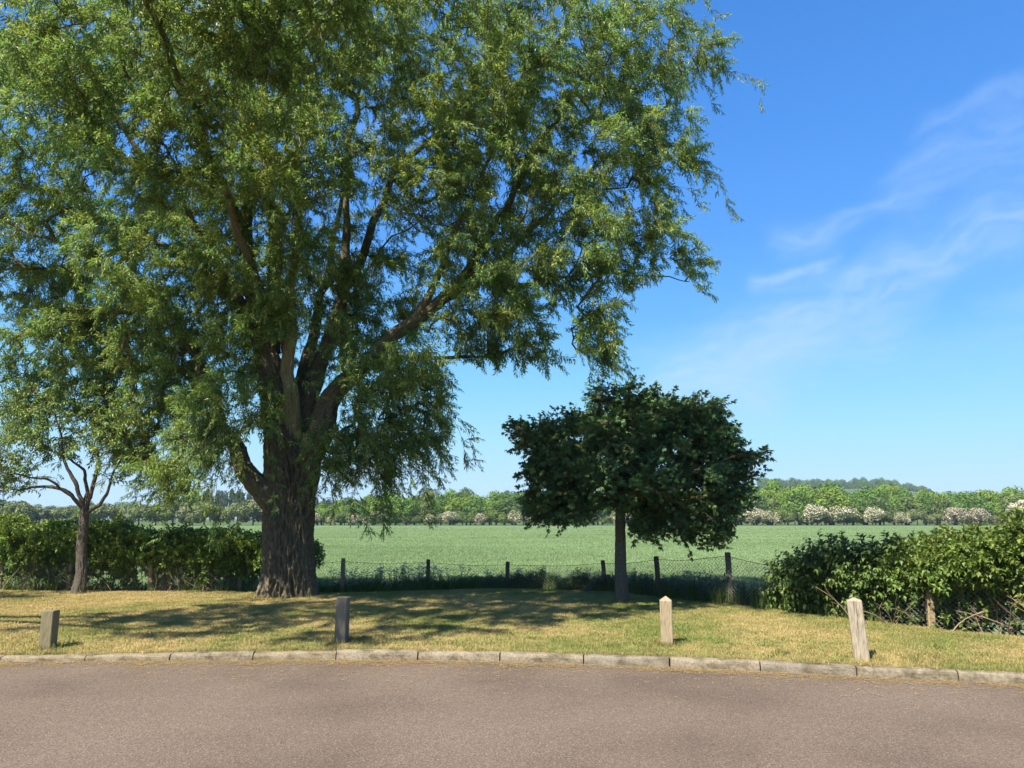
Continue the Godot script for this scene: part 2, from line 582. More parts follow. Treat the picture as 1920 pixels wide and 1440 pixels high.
func bark_tube(P: PackedVector3Array, R: PackedFloat32Array, sides: int, depth: float, width: float, flare := 0.0, base_y := 0.0, sd := 0.0) -> ArrayMesh:
	# a limb whose furrows are real: the surface follows stretched ridged noise
	var m := MB.new()
	m.smooth = false
	var n := P.size()
	var run := 0.0
	var a := Vector3.RIGHT
	for i in n:
		var t := (P[mini(i + 1, n - 1)] - P[maxi(i - 1, 0)]).normalized()
		a = (a - t * a.dot(t)).normalized()
		var b := t.cross(a).normalized()
		if i > 0:
			run += (P[i] - P[i - 1]).length()
		for s in sides:
			var w := TAU * s / sides
			var d := a * cos(w) + b * sin(w)
			var r := R[i]
			var ring := Vector2(cos(w), sin(w)) * (R[0] / width)
			var v := 1.0 - absf(bark_noise.get_noise_3d(ring.x + sd, run / (width * 3.6) + 0.35 * bark_noise.get_noise_3d(ring.x * .3, run, ring.y * .3), ring.y)) * 2.6
			var lump := bark_noise.get_noise_3d(ring.x * 0.16 + 9.0, run * 0.55 + sd, ring.y * 0.16)
			r *= 1.0 + 0.10 * lump
			if flare > 0.0:
				var low := clampf(1.0 - (P[i].y - base_y) / 0.75, 0.0, 1.0)
				r *= 1.0 + flare * low * low * (0.55 + 0.45 * cos(w * 5.0 + 0.7) + 0.35 * cos(w * 2.0 - 0.4))
			r += depth * (v - 0.5) * minf(1.0, R[i] / R[0] * 1.2)
			m.V.push_back(P[i] + d * r)
	for i in n - 1:
		for s in sides:
			var s2 := (s + 1) % sides
			var p := i * sides + s
			var q := i * sides + s2
			m.I.append_array(PackedInt32Array([p, p + sides, q, q, p + sides, q + sides]))
	# smooth normals
	var N := PackedVector3Array()
	N.resize(m.V.size())
	for f in range(0, m.I.size(), 3):
		var x := m.I[f]
		var y := m.I[f + 1]
		var z := m.I[f + 2]
		var nn := (m.V[z] - m.V[x]).cross(m.V[y] - m.V[x])
		N[x] += nn
		N[y] += nn
		N[z] += nn
	for i in N.size():
		N[i] = N[i].normalized()
	m.N = N
	return m.mesh()


# Grows branches from the limbs to points spread through the crown's lobes.
# returns {paths: [[P, R], ...]}
func grow(limbs: Array, lobes: Array, r: RandomNumberGenerator, rise: float, tip_r: float, min_y := -99.0) -> Array:
	var pos := PackedVector3Array()
	var dirs := PackedVector3Array()
	var par := PackedInt32Array()
	for l in limbs:
		var P: PackedVector3Array = l[0]
		for i in range(int(P.size() * float(l[2])), P.size(), 2):
			pos.push_back(P[i])
			dirs.push_back((P[mini(i + 1, P.size() - 1)] - P[maxi(i - 1, 0)]).normalized())
			par.push_back(-1)
	var targets := []
	for b in lobes:
		for i in int(b[2]):
			var v := Vector3(r.randfn(), r.randfn(), r.randfn()).normalized() * pow(r.randf(), 0.42)
			var t: Vector3 = b[0] + v * (b[1] as Vector3)
			if t.y < min_y:
				continue
			var best := INF
			for k in pos.size():
				best = minf(best, pos[k].distance_squared_to(t))
			targets.append([best, t])
	targets.sort_custom(func(x, y): return x[0] < y[0])
	var grid := {}
	for k in pos.size():
		var c := Vector3i((pos[k] / CELL).floor())
		if not grid.has(c):
			grid[c] = []
		grid[c].append(k)
	var paths := []
	var carried := PackedInt32Array()
	carried.resize(pos.size())
	for tt in targets:
		var t: Vector3 = tt[1]
		var best := INF
		var at := 0
		var home := Vector3i((t / CELL).floor())
		for ring in range(1, 9):
			if ring > 1 and best < INF:
				break
			for ix in range(-ring, ring + 1):
				for iy in range(-ring, ring + 1):
					for iz in range(-ring, ring + 1):
						if ring > 1 and maxi(absi(ix), maxi(absi(iy), absi(iz))) < ring:
							continue
						var cell = grid.get(home + Vector3i(ix, iy, iz))
						if cell == null:
							continue
						for k: int in cell:
							var v := t - pos[k]
							var dd := v.length_squared()
							if dd >= best:
								continue
							var len := sqrt(dd)
							var cost := dd * (1.35 - 0.35 * v.dot(dirs[k]) / maxf(len, 0.01))
							if v.y < 0.0:
								cost *= 1.0 - 0.6 * v.y / maxf(len, 0.01)
							if cost < best:
								best = cost
								at = k
		var p0 := pos[at]
		var v2 := t - p0
		var len2 := v2.length()
		if len2 < 0.12:
			continue
		var p1 := p0 + (dirs[at] * 0.4 + v2 / len2 * 0.6) * len2 * 0.5 + Vector3.UP * rise * len2 + Vector3(r.randfn(), r.randfn(), r.randfn()) * 0.06 * len2
		var n := clampi(int(len2 / 0.3), 2, 12)
		var P := PackedVector3Array([p0])
		var ids := []
		var prev := at
		for i in n:
			var s := float(i + 1) / n
			var q := p0.lerp(p1, s).lerp(p1.lerp(t, s), s)
			if i < n - 1:
				q += Vector3(r.randfn(), r.randfn(), r.randfn()) * 0.02
			P.push_back(q)
			pos.push_back(q)
			var c2 := Vector3i((q / CELL).floor())
			if not grid.has(c2):
				grid[c2] = []
			grid[c2].append(pos.size() - 1)
			dirs.push_back((q - P[P.size() - 2]).normalized())
			par.push_back(prev)
			carried.push_back(0)
			prev = pos.size() - 1
			ids.append(prev)
		var k := prev
		while k >= 0:
			carried[k] += 1
			k = par[k]
		paths.append([P, ids, at])
	var out := []
	for p in paths:
		var R := PackedFloat32Array()
		R.push_back(tip_r * pow(maxf(1.0, carried[p[1][0]]), 0.48))
		for i in p[1]:
			R.push_back(tip_r * pow(float(carried[i]), 0.48))
		R[R.size() - 1] *= 0.6
		out.append([p[0], R])
	return out


func branches_mesh(paths: Array) -> ArrayMesh:
	var m := MB.new()
	m.smooth = true
	for p in paths:
		m.tube(p[0], p[1], 4 if p[1][0] < 0.02 else 6)
	return m.mesh()


func leafage(parent: Node3D, called: String, meshes: Array, mat: Material, paths: Array, per: float, r: RandomNumberGenerator, centre: Vector3, sc: Vector2, tilt: float, from := 0.25, tint := 0.18) -> void:
	var sets := []
	for m in meshes:
		sets.append([[], PackedColorArray()])
	for p in paths:
		var P: PackedVector3Array = p[0]
		var len := 0.0
		for i in P.size() - 1:
			len += P[i].distance_to(P[i + 1])
		var n := int(per * clampf(len, 0.35, 1.6) + r.randf())
		var shade := r.randf_range(1.0 - tint, 1.0 + tint)
		var warm := r.randf_range(-0.10, 0.17)
		for i in n:
			var s := lerpf(from, 1.0, pow(r.randf(), 0.75)) * (P.size() - 1)
			var k := mini(int(s), P.size() - 2)
			var at := P[k].lerp(P[k + 1], s - k)
			var out := (at - centre)
			out.y = 0
			out = out.normalized() + (P[k + 1] - P[k]).normalized() * 0.7
			var yaw := atan2(out.x, out.z) + r.randfn() * 0.8
			var b := Basis(Vector3.UP, yaw) * Basis(Vector3.RIGHT, r.randfn() * tilt) * Basis(Vector3.FORWARD, r.randfn() * tilt)
			var z := r.randf_range(sc.x, sc.y)
			var which := r.randi() % meshes.size()
			sets[which][0].append(Transform3D(b.scaled(Vector3.ONE * z), at))
			var v := shade * r.randf_range(0.88, 1.12)
			sets[which][1].push_back(Color(v * (1.0 + warm), v, v * (1.0 - warm)))
	for i in meshes.size():
		if sets[i][0].size():
			scatter(called, meshes[i], mat, sets[i][0], sets[i][1], parent)


func willow() -> void:
	var r := RandomNumberGenerator.new()
	r.seed = 101
	var root := thing("willow_tree", "huge old willow with thick furrowed trunk and wide drooping crown", "tree", Vector3.ZERO)
	var base := Vector3(-4.30, 0.05, -14.62)
	var tr := spline([[base + Vector3(0, -0.1, 0), .49], [base + Vector3(0, .35, 0), .475], [Vector3(-4.336, 1.266, -14.600), .46], [Vector3(-4.344, 1.982, -14.600), .475], [Vector3(-4.382, 2.502, -14.600), .475], [Vector3(-4.492, 2.976, -14.600), .40], [Vector3(-4.593, 3.455, -14.600), .32], [Vector3(-4.712, 4.048, -14.600), .25]], 0.028)
	put("trunk", bark_tube(tr[0], tr[1], 330, 0.07, 0.062, 0.20, 0.1, 3.0), M.willow_bark, root)
	var L := []
	# each: control points, bark, sides
	var spec := [
		# leaning main stem and its fork
		[[[Vector3(-4.609, 3.348, -14.600), .34], [Vector3(-4.787, 4.410, -14.500), .29], [Vector3(-5.055, 5.349, -14.300), .225], [Vector3(-5.251, 6.507, -14.100), .19], [Vector3(-5.341, 8.008, -13.900), .155], [Vector3(-5.459, 9.761, -13.700), .12], [Vector3(-5.793, 11.788, -13.500), .085], [Vector3(-6.230, 13.830, -13.400), .05]], "willow_bark"],
		[[[Vector3(-4.905, 4.859, -14.550), .2], [Vector3(-4.945, 6.024, -14.700), .17], [Vector3(-5.067, 7.582, -14.800), .15], [Vector3(-5.348, 9.465, -14.900), .13], [Vector3(-5.627, 11.585, -15.000), .10], [Vector3(-5.459, 14.391, -15.100), .07], [Vector3(-5.131, 17.100, -15.200), .035]], "willow_bark"],
		# pale upright stem
		[[[Vector3(-4.275, 2.808, -14.500), .16], [Vector3(-4.333, 3.739, -14.350), .15], [Vector3(-4.387, 4.780, -14.200), .135], [Vector3(-4.362, 5.842, -14.100), .12], [Vector3(-4.359, 7.143, -14.000), .10], [Vector3(-4.332, 8.817, -13.900), .08], [Vector3(-4.057, 10.958, -13.700), .06], [Vector3(-3.549, 13.030, -13.500), .035]], "pale_bark"],
		# great right limb
		[[[Vector3(-4.220, 1.418, -14.600), .22], [Vector3(-4.106, 2.241, -14.600), .31], [Vector3(-3.810, 3.177, -14.500), .285], [Vector3(-3.382, 4.067, -14.400), .235], [Vector3(-2.701, 4.781, -14.300), .195], [Vector3(-1.856, 5.454, -14.200), .165], [Vector3(-1.171, 5.990, -14.150), .145], [Vector3(-0.696, 6.731, -14.100), .12], [Vector3(-0.108, 7.870, -14.100), .09], [Vector3(0.667, 9.333, -14.200), .065], [Vector3(1.712, 11.117, -14.300), .04]], "limb_bark"],
		[[[Vector3(-1.276, 5.901, -14.150), .10], [Vector3(-0.486, 6.374, -14.300), .085], [Vector3(0.443, 7.459, -14.500), .065], [Vector3(1.469, 8.575, -14.600), .05], [Vector3(2.768, 9.857, -14.700), .025]], "limb_bark"],
		[[[Vector3(-2.012, 5.322, -14.200), .10], [Vector3(-1.560, 6.030, -14.000), .085], [Vector3(-1.157, 6.952, -13.800), .07], [Vector3(-0.580, 8.206, -13.600), .055], [Vector3(0.000, 9.581, -13.400), .035]], "limb_bark"],
		[[[Vector3(-2.752, 4.716, -14.300), .085], [Vector3(-1.944, 4.738, -14.600), .06], [Vector3(-0.882, 4.849, -14.900), .045], [Vector3(0.056, 5.042, -15.100), .025]], "limb_bark"],
		[[[Vector3(-0.858, 6.317, -14.200), .06], [Vector3(0.217, 6.215, -14.400), .045], [Vector3(1.313, 6.418, -14.500), .035], [Vector3(2.537, 6.521, -14.600), .025], [Vector3(3.657, 6.370, -14.700), .012]], "limb_bark"],
		# inner right stem
		[[[Vector3(-4.239, 3.039, -14.700), .2], [Vector3(-4.109, 4.322, -14.900), .17], [Vector3(-3.728, 5.823, -15.200), .145], [Vector3(-3.189, 7.617, -15.500), .12], [Vector3(-2.636, 9.414, -15.800), .10], [Vector3(-1.633, 10.660, -16.000), .075], [Vector3(-0.388, 12.388, -16.200), .05], [Vector3(0.664, 13.987, -16.400), .03]], "willow_bark"],
		[[[Vector3(-3.647, 6.058, -15.200), .11], [Vector3(-3.553, 7.663, -15.000), .095], [Vector3(-3.522, 9.412, -14.800), .08], [Vector3(-3.146, 11.318, -14.600), .06], [Vector3(-2.359, 13.527, -14.400), .035]], "willow_bark"],
		[[[Vector3(-2.691, 9.217, -15.800), .07], [Vector3(-1.970, 8.721, -16.000), .055], [Vector3(-1.015, 9.935, -16.300), .045], [Vector3(0.516, 10.454, -16.500), .03]], "willow_bark"],
		# low left limb
		[[[Vector3(-4.407, 1.418, -14.600), .18], [Vector3(-4.737, 1.976, -14.400), .23], [Vector3(-5.274, 2.547, -14.500), .19], [Vector3(-5.834, 3.468, -14.700), .16], [Vector3(-6.356, 4.581, -14.800), .135], [Vector3(-7.304, 5.710, -14.800), .105], [Vector3(-8.387, 6.567, -14.600), .08], [Vector3(-9.548, 7.187, -14.400), .05], [Vector3(-11.114, 7.683, -14.200), .03]], "willow_bark"],
		[[[Vector3(-5.196, 5.432, -14.200), .11], [Vector3(-5.780, 6.547, -13.600), .095], [Vector3(-6.429, 7.697, -13.000), .08], [Vector3(-7.210, 8.663, -12.400), .06], [Vector3(-8.179, 9.616, -11.900), .035]], "willow_bark"],
		[[[Vector3(-5.410, 7.369, -14.000), .10], [Vector3(-5.765, 8.238, -13.000), .085], [Vector3(-5.999, 9.158, -12.000), .065], [Vector3(-6.094, 10.248, -11.200), .045]], "willow_bark"],
		# towards the road and away from it
		[[[Vector3(-4.5, 4.8, -14.4), .10], [Vector3(-4.6, 7.4, -13.2), .085], [Vector3(-4.2, 9.2, -11.4), .07], [Vector3(-2.8, 9.8, -9.4), .05], [Vector3(-1.2, 9.6, -7.8), .03]], "willow_bark"],
		[[[Vector3(-4.7, 5.2, -14.2), .11], [Vector3(-5.0, 7.0, -12.2), .09], [Vector3(-5.0, 8.0, -10.4), .07], [Vector3(-4.9, 8.4, -8.4), .04]], "willow_bark"],
		[[[Vector3(-4.2, 9.0, -11.7), .06], [Vector3(-2.2, 10.2, -10.4), .05], [Vector3(-0.2, 9.8, -8.9), .05], [Vector3(0.6, 9.9, -7.6), .03], [Vector3(1.3, 9.6, -6.6), .015]], "willow_bark"],
		[[[Vector3(-4.5, 3.6, -14.9), .2], [Vector3(-4.6, 5.6, -16.4), .16], [Vector3(-4.4, 7.2, -16.8), .12], [Vector3(-4.2, 9.0, -16.9), .07], [Vector3(-3.8, 10.4, -16.6), .04]], "willow_bark"],
		[[[Vector3(-4.8, 4.6, -14.4), .13], [Vector3(-6.0, 6.2, -14.8), .11], [Vector3(-7.8, 7.6, -15.6), .08], [Vector3(-9.6, 8.4, -16.4), .05]], "willow_bark"],
	]
	for s in spec:
		var pr := spline(s[0], 0.09 if s[0][0][1] > 0.15 else 0.16)
		var P: PackedVector3Array = pr[0]
		for i in range(4, P.size()):
			var run := i * (1.3 if s[0][0][1] > 0.15 else 2.6)
			P[i] += Vector3(wob.get_noise_2d(run, s[0][0][1] * 9000.0), wob.get_noise_2d(run, s[0][0][1] * 9000.0 + 50), wob.get_noise_2d(run, s[0][0][1] * 9000.0 + 90)) * 0.11 * smoothstep(4.0, 14.0, i)
		pr[0] = P
		var thin: PackedFloat32Array = pr[1]
		for i in thin.size():
			thin[i] *= lerpf(1.0, 0.68, smoothstep(0.0, 0.35, float(i) / thin.size()))
		pr[1] = thin
		var big: bool = s[0][0][1] > 0.15
		put("limb", bark_tube(P, pr[1], 90 if big else 20, 0.045 if big else 0.012, 0.07, 0.0, 0.0, P[0].x * 3.0), M[s[1]], root)
		L.append([P, pr[1], 0.22])
	var lobes := [
		# left half, sunlit side; the nearest sprays reach out over the lawn
		[[Vector3(-6.594, 8.374, -10.200), Vector3(1.45, 1.22, 1.50)], 42], [[Vector3(-4.323, 8.019, -9.300), Vector3(1.26, 1.04, 1.50)], 44], [[Vector3(-3.151, 8.541, -9.800), Vector3(1.05, 0.95, 1.50)], 34], [[Vector3(-5.443, 7.003, -10.600), Vector3(1.28, 0.95, 1.30)], 38], [[Vector3(-4.206, 7.689, -11.200), Vector3(1.04, 1.00, 1.20)], 26],
		[[Vector3(-8.614, 10.149, -13.200), Vector3(2.35, 1.87, 1.80)], 70], [[Vector3(-6.087, 10.769, -13.600), Vector3(2.23, 2.03, 1.80)], 60], [[Vector3(-9.732, 8.106, -14.900), Vector3(2.12, 1.56, 1.60)], 72], [[Vector3(-6.713, 6.731, -13.800), Vector3(1.87, 1.55, 1.50)], 72], [[Vector3(-10.720, 6.730, -15.800), Vector3(1.46, 0.83, 1.40)], 36], [[Vector3(-6.574, 5.190, -15.000), Vector3(1.71, 1.46, 1.40)], 72], [[Vector3(-8.723, 5.924, -16.000), Vector3(1.37, 1.08, 1.30)], 36],
		[[Vector3(-5.458, 3.200, -13.400), Vector3(0.86, 0.90, 0.90)], 24], [[Vector3(-7.686, 3.686, -15.500), Vector3(1.21, 1.16, 1.10)], 46], [[Vector3(-8.715, 4.357, -15.400), Vector3(0.88, 0.92, 0.90)], 22], [[Vector3(-7.038, 4.321, -15.200), Vector3(0.86, 0.79, 0.80)], 20], [[Vector3(-9.495, 5.287, -15.400), Vector3(1.42, 0.98, 1.30)], 52], [[Vector3(-10.265, 3.930, -15.600), Vector3(1.00, 0.93, 1.20)], 24], [[Vector3(-6.625, 2.386, -14.400), Vector3(0.82, 0.38, 0.70)], 12], [[Vector3(-11.959, 9.009, -14.500), Vector3(1.34, 2.49, 1.80)], 34], [[Vector3(1.537, 4.846, -13.800), Vector3(0.44, 0.62, 0.50)], 14], [[Vector3(0.412, 4.764, -13.900), Vector3(0.59, 0.36, 0.50)], 9],
		# around the stems
		[[Vector3(-3.592, 10.614, -13.200), Vector3(2.07, 1.77, 2.20)], 80], [[Vector3(-4.104, 7.971, -12.900), Vector3(1.38, 1.35, 1.00)], 62], [[Vector3(-4.053, 6.929, -15.300), Vector3(1.31, 1.26, 1.00)], 30], [[Vector3(-5.612, 7.093, -13.600), Vector3(0.87, 1.52, 1.00)], 36], [[Vector3(-3.006, 6.237, -15.400), Vector3(1.31, 1.27, 1.10)], 34], [[Vector3(-5.292, 4.875, -13.700), Vector3(0.54, 1.13, 0.60)], 14], [[Vector3(-3.637, 5.263, -15.300), Vector3(0.76, 0.69, 0.60)], 9], [[Vector3(-4.629, 3.452, -13.800), Vector3(0.39, 0.62, 0.35)], 7], [[Vector3(-4.427, 5.629, -13.400), Vector3(0.76, 0.90, 0.50)], 20], [[Vector3(-3.276, 4.794, -13.800), Vector3(0.59, 0.62, 0.40)], 9], [[Vector3(-3.958, 6.863, -13.300), Vector3(0.76, 0.79, 0.50)], 15],
		# right half
		[[Vector3(-1.683, 10.265, -13.200), Vector3(2.35, 1.87, 2.80)], 120], [[Vector3(0.652, 10.769, -13.600), Vector3(1.93, 1.63, 2.40)], 90], [[Vector3(2.537, 10.904, -13.800), Vector3(1.37, 1.34, 1.80)], 40], [[Vector3(-0.947, 8.093, -13.600), Vector3(1.93, 1.52, 2.20)], 105], [[Vector3(1.274, 8.255, -13.700), Vector3(1.75, 1.53, 2.00)], 76], [[Vector3(2.811, 9.231, -13.800), Vector3(0.88, 1.13, 1.40)], 16],
		[[Vector3(-0.308, 6.116, -13.600), Vector3(1.45, 0.86, 1.70)], 60], [[Vector3(1.456, 6.584, -13.700), Vector3(1.36, 0.87, 1.60)], 38], [[Vector3(2.685, 7.063, -13.800), Vector3(0.69, 0.93, 1.00)], 12], [[Vector3(-0.621, 5.136, -13.900), Vector3(1.19, 0.62, 1.30)], 28], [[Vector3(1.651, 5.429, -13.800), Vector3(0.49, 0.82, 0.70)], 9], [[Vector3(3.472, 6.436, -13.900), Vector3(0.49, 0.36, 0.50)], 5], [[Vector3(3.682, 8.817, -13.900), Vector3(0.49, 0.62, 0.60)], 5],
		[[Vector3(-2.212, 4.102, -14.000), Vector3(1.10, 0.84, 1.30)], 48], [[Vector3(-2.656, 2.978, -14.100), Vector3(1.10, 0.79, 1.10)], 44], [[Vector3(-1.534, 3.080, -14.100), Vector3(0.40, 0.74, 0.70)], 9], [[Vector3(-3.415, 2.756, -13.900), Vector3(0.49, 0.52, 0.70)], 9], [[Vector3(4.061, 11.095, -13.900), Vector3(0.49, 0.73, 0.80)], 7],
		# over the road side, above the picture
		[Vector3(-1.4, 9.2, -8.6), Vector3(2.4, 1.2, 1.7), 130], [Vector3(-3.2, 8.8, -7.2), Vector3(1.8, 1.0, 1.4), 85], [Vector3(1.0, 9.9, -8.0), Vector3(1.9, 1.1, 1.5), 56], [Vector3(2.4, 10.4, -8.6), Vector3(1.4, 1.0, 1.3), 32], [Vector3(-4.6, 8.8, -5.9), Vector3(1.5, 0.7, 1.2), 56], [Vector3(-6.3, 9.0, -7.0), Vector3(1.3, 0.7, 1.2), 52], [Vector3(-3.2, 9.4, -8.8), Vector3(1.6, 0.8, 1.2), 40], [Vector3(0.2, 9.4, -6.8), Vector3(1.2, 0.8, 0.8), 18], [Vector3(0.7, 9.6, -7.6), Vector3(1.2, 0.6, 0.9), 60], [Vector3(1.15, 9.5, -6.7), Vector3(1.2, 0.6, 0.9), 75],
		# behind and on top
		[Vector3(-4.2, 7.6, -16.4), Vector3(3.6, 2.4, 1.2), 60], [Vector3(-3.0, 13.2, -14.6), Vector3(4.0, 0.9, 1.8), 26], [Vector3(-8.6, 7.4, -16.0), Vector3(2.2, 2.0, 1.2), 36],
	]
	var flat := []
	for b in lobes:
		flat.append([b[0], b[1], b[2] * 1.2] if b[0] is Vector3 else [b[0][0], b[0][1], b[1] * (2.2 if b[0][0].x < -2.0 else 1.95)])
	var paths := grow(L, flat, r, 0.10, 0.0052)
	# long hanging switches round the outer edge
	var switches := []
	for p in paths:
		var e: Vector3 = p[0][p[0].size() - 1]
		var outer := smoothstep(0.5, 3.5, e.x) + smoothstep(5.0, 3.4, e.y) * smoothstep(1.6, 2.4, e.y)
		if r.randf() < 0.34 * outer:
			var n := r.randi_range(3, 8)
			var q := e
			var dv := Vector3(r.randfn() * .25 + .15, r.randf_range(-.5, .2), r.randfn() * .25).normalized()
			var P := PackedVector3Array([q])
			var R := PackedFloat32Array([.005])
			for k in n:
				q += dv * 0.2
				dv = (dv + Vector3(r.randfn() * .12, -0.42, r.randfn() * .12)).normalized()
				P.push_back(q)
				R.push_back(lerpf(.004, .0015, float(k) / n))
			switches.append([P, R])
	put("branches", branches_mesh(paths + switches), M.twig_bark, root).set_meta("kind", "stuff")
	var crown := Node3D.new()
	crown.name = "crown"
	root.add_child(crown)
	var sprigs := []
	var a := Color(.125, .225, .072)
	var b := Color(.285, .385, .110)
	var tw := Color(.12, .11, .04)
	sprigs.append(sprig(r, 0.46, Vector3(0, 0.1, 1), 1.3, 28, 0.105, 0.027, 0.62, 0.35, a, b, tw))
	sprigs.append(sprig(r, 0.40, Vector3(0, 0.4, 1), 0.9, 26, 0.110, 0.028, 0.66, 0.28, a, b, tw))
	sprigs.append(sprig(r, 0.52, Vector3(0, -0.4, 0.8), 1.3, 30, 0.100, 0.026, 0.58, 0.4, a, b, tw))
	sprigs.append(sprig(r, 0.34, Vector3(0, 0.6, 1), 0.6, 24, 0.110, 0.029, 0.72, 0.2, a, b, tw))
	leafage(crown, "foliage", sprigs, M.leaf_willow, paths, 15.5, r, Vector3(-4.3, 6, -14.5), Vector2(0.65, 1.15), 0.4, 0.12)
	var wisp := sprig(r, 0.24, Vector3(0, -0.3, 1), 1.2, 11, 0.085, 0.02, 0.5, 0.6, a, b, tw)
	leafage(crown, "foliage", [wisp], M.leaf_willow, switches, 11.0, r, Vector3(-4.3, 6, -14.5), Vector2(0.7, 1.15), 0.4, 0.05)
	# short shoots straight from the stems
	var shoots := []
	for l in L:
		var P: PackedVector3Array = l[0]
		for i in range(2, P.size(), 3):
			if r.randf() < 0.2:
				shoots.append([PackedVector3Array([P[i], P[i] + Vector3(r.randfn() * .25, r.randfn() * .2, absf(r.randfn()) * .3 + .1)]), PackedFloat32Array([.01, .005])])
	leafage(crown, "foliage", [sprigs[0], sprigs[3]], M.leaf_willow, shoots, 14.0, r, Vector3(-4.3, 6, -14.8), Vector2(0.5, 0.95), 0.4, 0.4)


func roadside_tree() -> void:
	# stands on the lawn past the left side of the view; its crown reaches towards the road and dapples the turf
	var r := RandomNumberGenerator.new()
	r.seed = 252
	var root := thing("roadside_tree", "leafy tree on the lawn beyond the picture whose shade dapples the strawy turf", "tree", Vector3.ZERO)
	var g := Vector3(-13.0, 0.05, -9.3)
	var tr := spline([[g, .26], [g + Vector3(.05, .6, 0), .22], [g + Vector3(.2, 2.2, .2), .19], [g + Vector3(.6, 3.6, .5), .16]], 0.06)
	put("trunk", bark_tube(tr[0], tr[1], 60, 0.02, 0.05, 0.25, 0.1, 9.0), M.grey_bark, root)
	var c: Vector3 = tr[0][tr[0].size() - 2]
	var L := []
	for s in [[[c, .14], [Vector3(-11.2, 5.8, -7.9), .11], [Vector3(-9.6, 7.4, -6.9), .08], [Vector3(-8.0, 8.6, -6.0), .04]], [[c, .12], [Vector3(-13.3, 6.0, -8.8), .09], [Vector3(-14.2, 8.6, -8.6), .04]], [[Vector3(-11.2, 5.8, -7.9), .08], [Vector3(-10.4, 7.6, -6.2), .06], [Vector3(-9.6, 8.8, -4.9), .03]]]:
		var pr := spline(s, 0.15)
		put("limb", bark_tube(pr[0], pr[1], 14, 0.01, 0.05), M.grey_bark, root)
		L.append([pr[0], pr[1], 0.3])
	var paths := grow(L, [[Vector3(-8.3, 8.7, -6.6), Vector3(1.9, 1.1, 2.2), 110], [Vector3(-9.9, 8.9, -5.6), Vector3(1.4, 1.2, 1.6), 20], [Vector3(-6.1, 8.7, -4.6), Vector3(1.3, 0.7, 1.0), 16], [Vector3(-14.4, 8.4, -8.6), Vector3(1.6, 1.8, 1.6), 50]], r, 0.08, 0.005)
	put("branches", branches_mesh(paths), M.twig_bark, root).set_meta("kind", "stuff")
	var crown := Node3D.new()
	crown.name = "crown"
	root.add_child(crown)
	var sprigs := []
	for k in 2:
		sprigs.append(sprig(r, 0.42, Vector3(0, 0.2, 1), 0.8, 24, 0.09, 0.03, 0.62, 0.3, Color(.085, .125, .035), Color(.14, .165, .05), Color(.1, .08, .05)))
	leafage(crown, "foliage", sprigs, M.leaf_hedge, paths, 16.0, r, Vector3(-12, 8, -8), Vector2(0.8, 1.25), 0.4, 0.2)


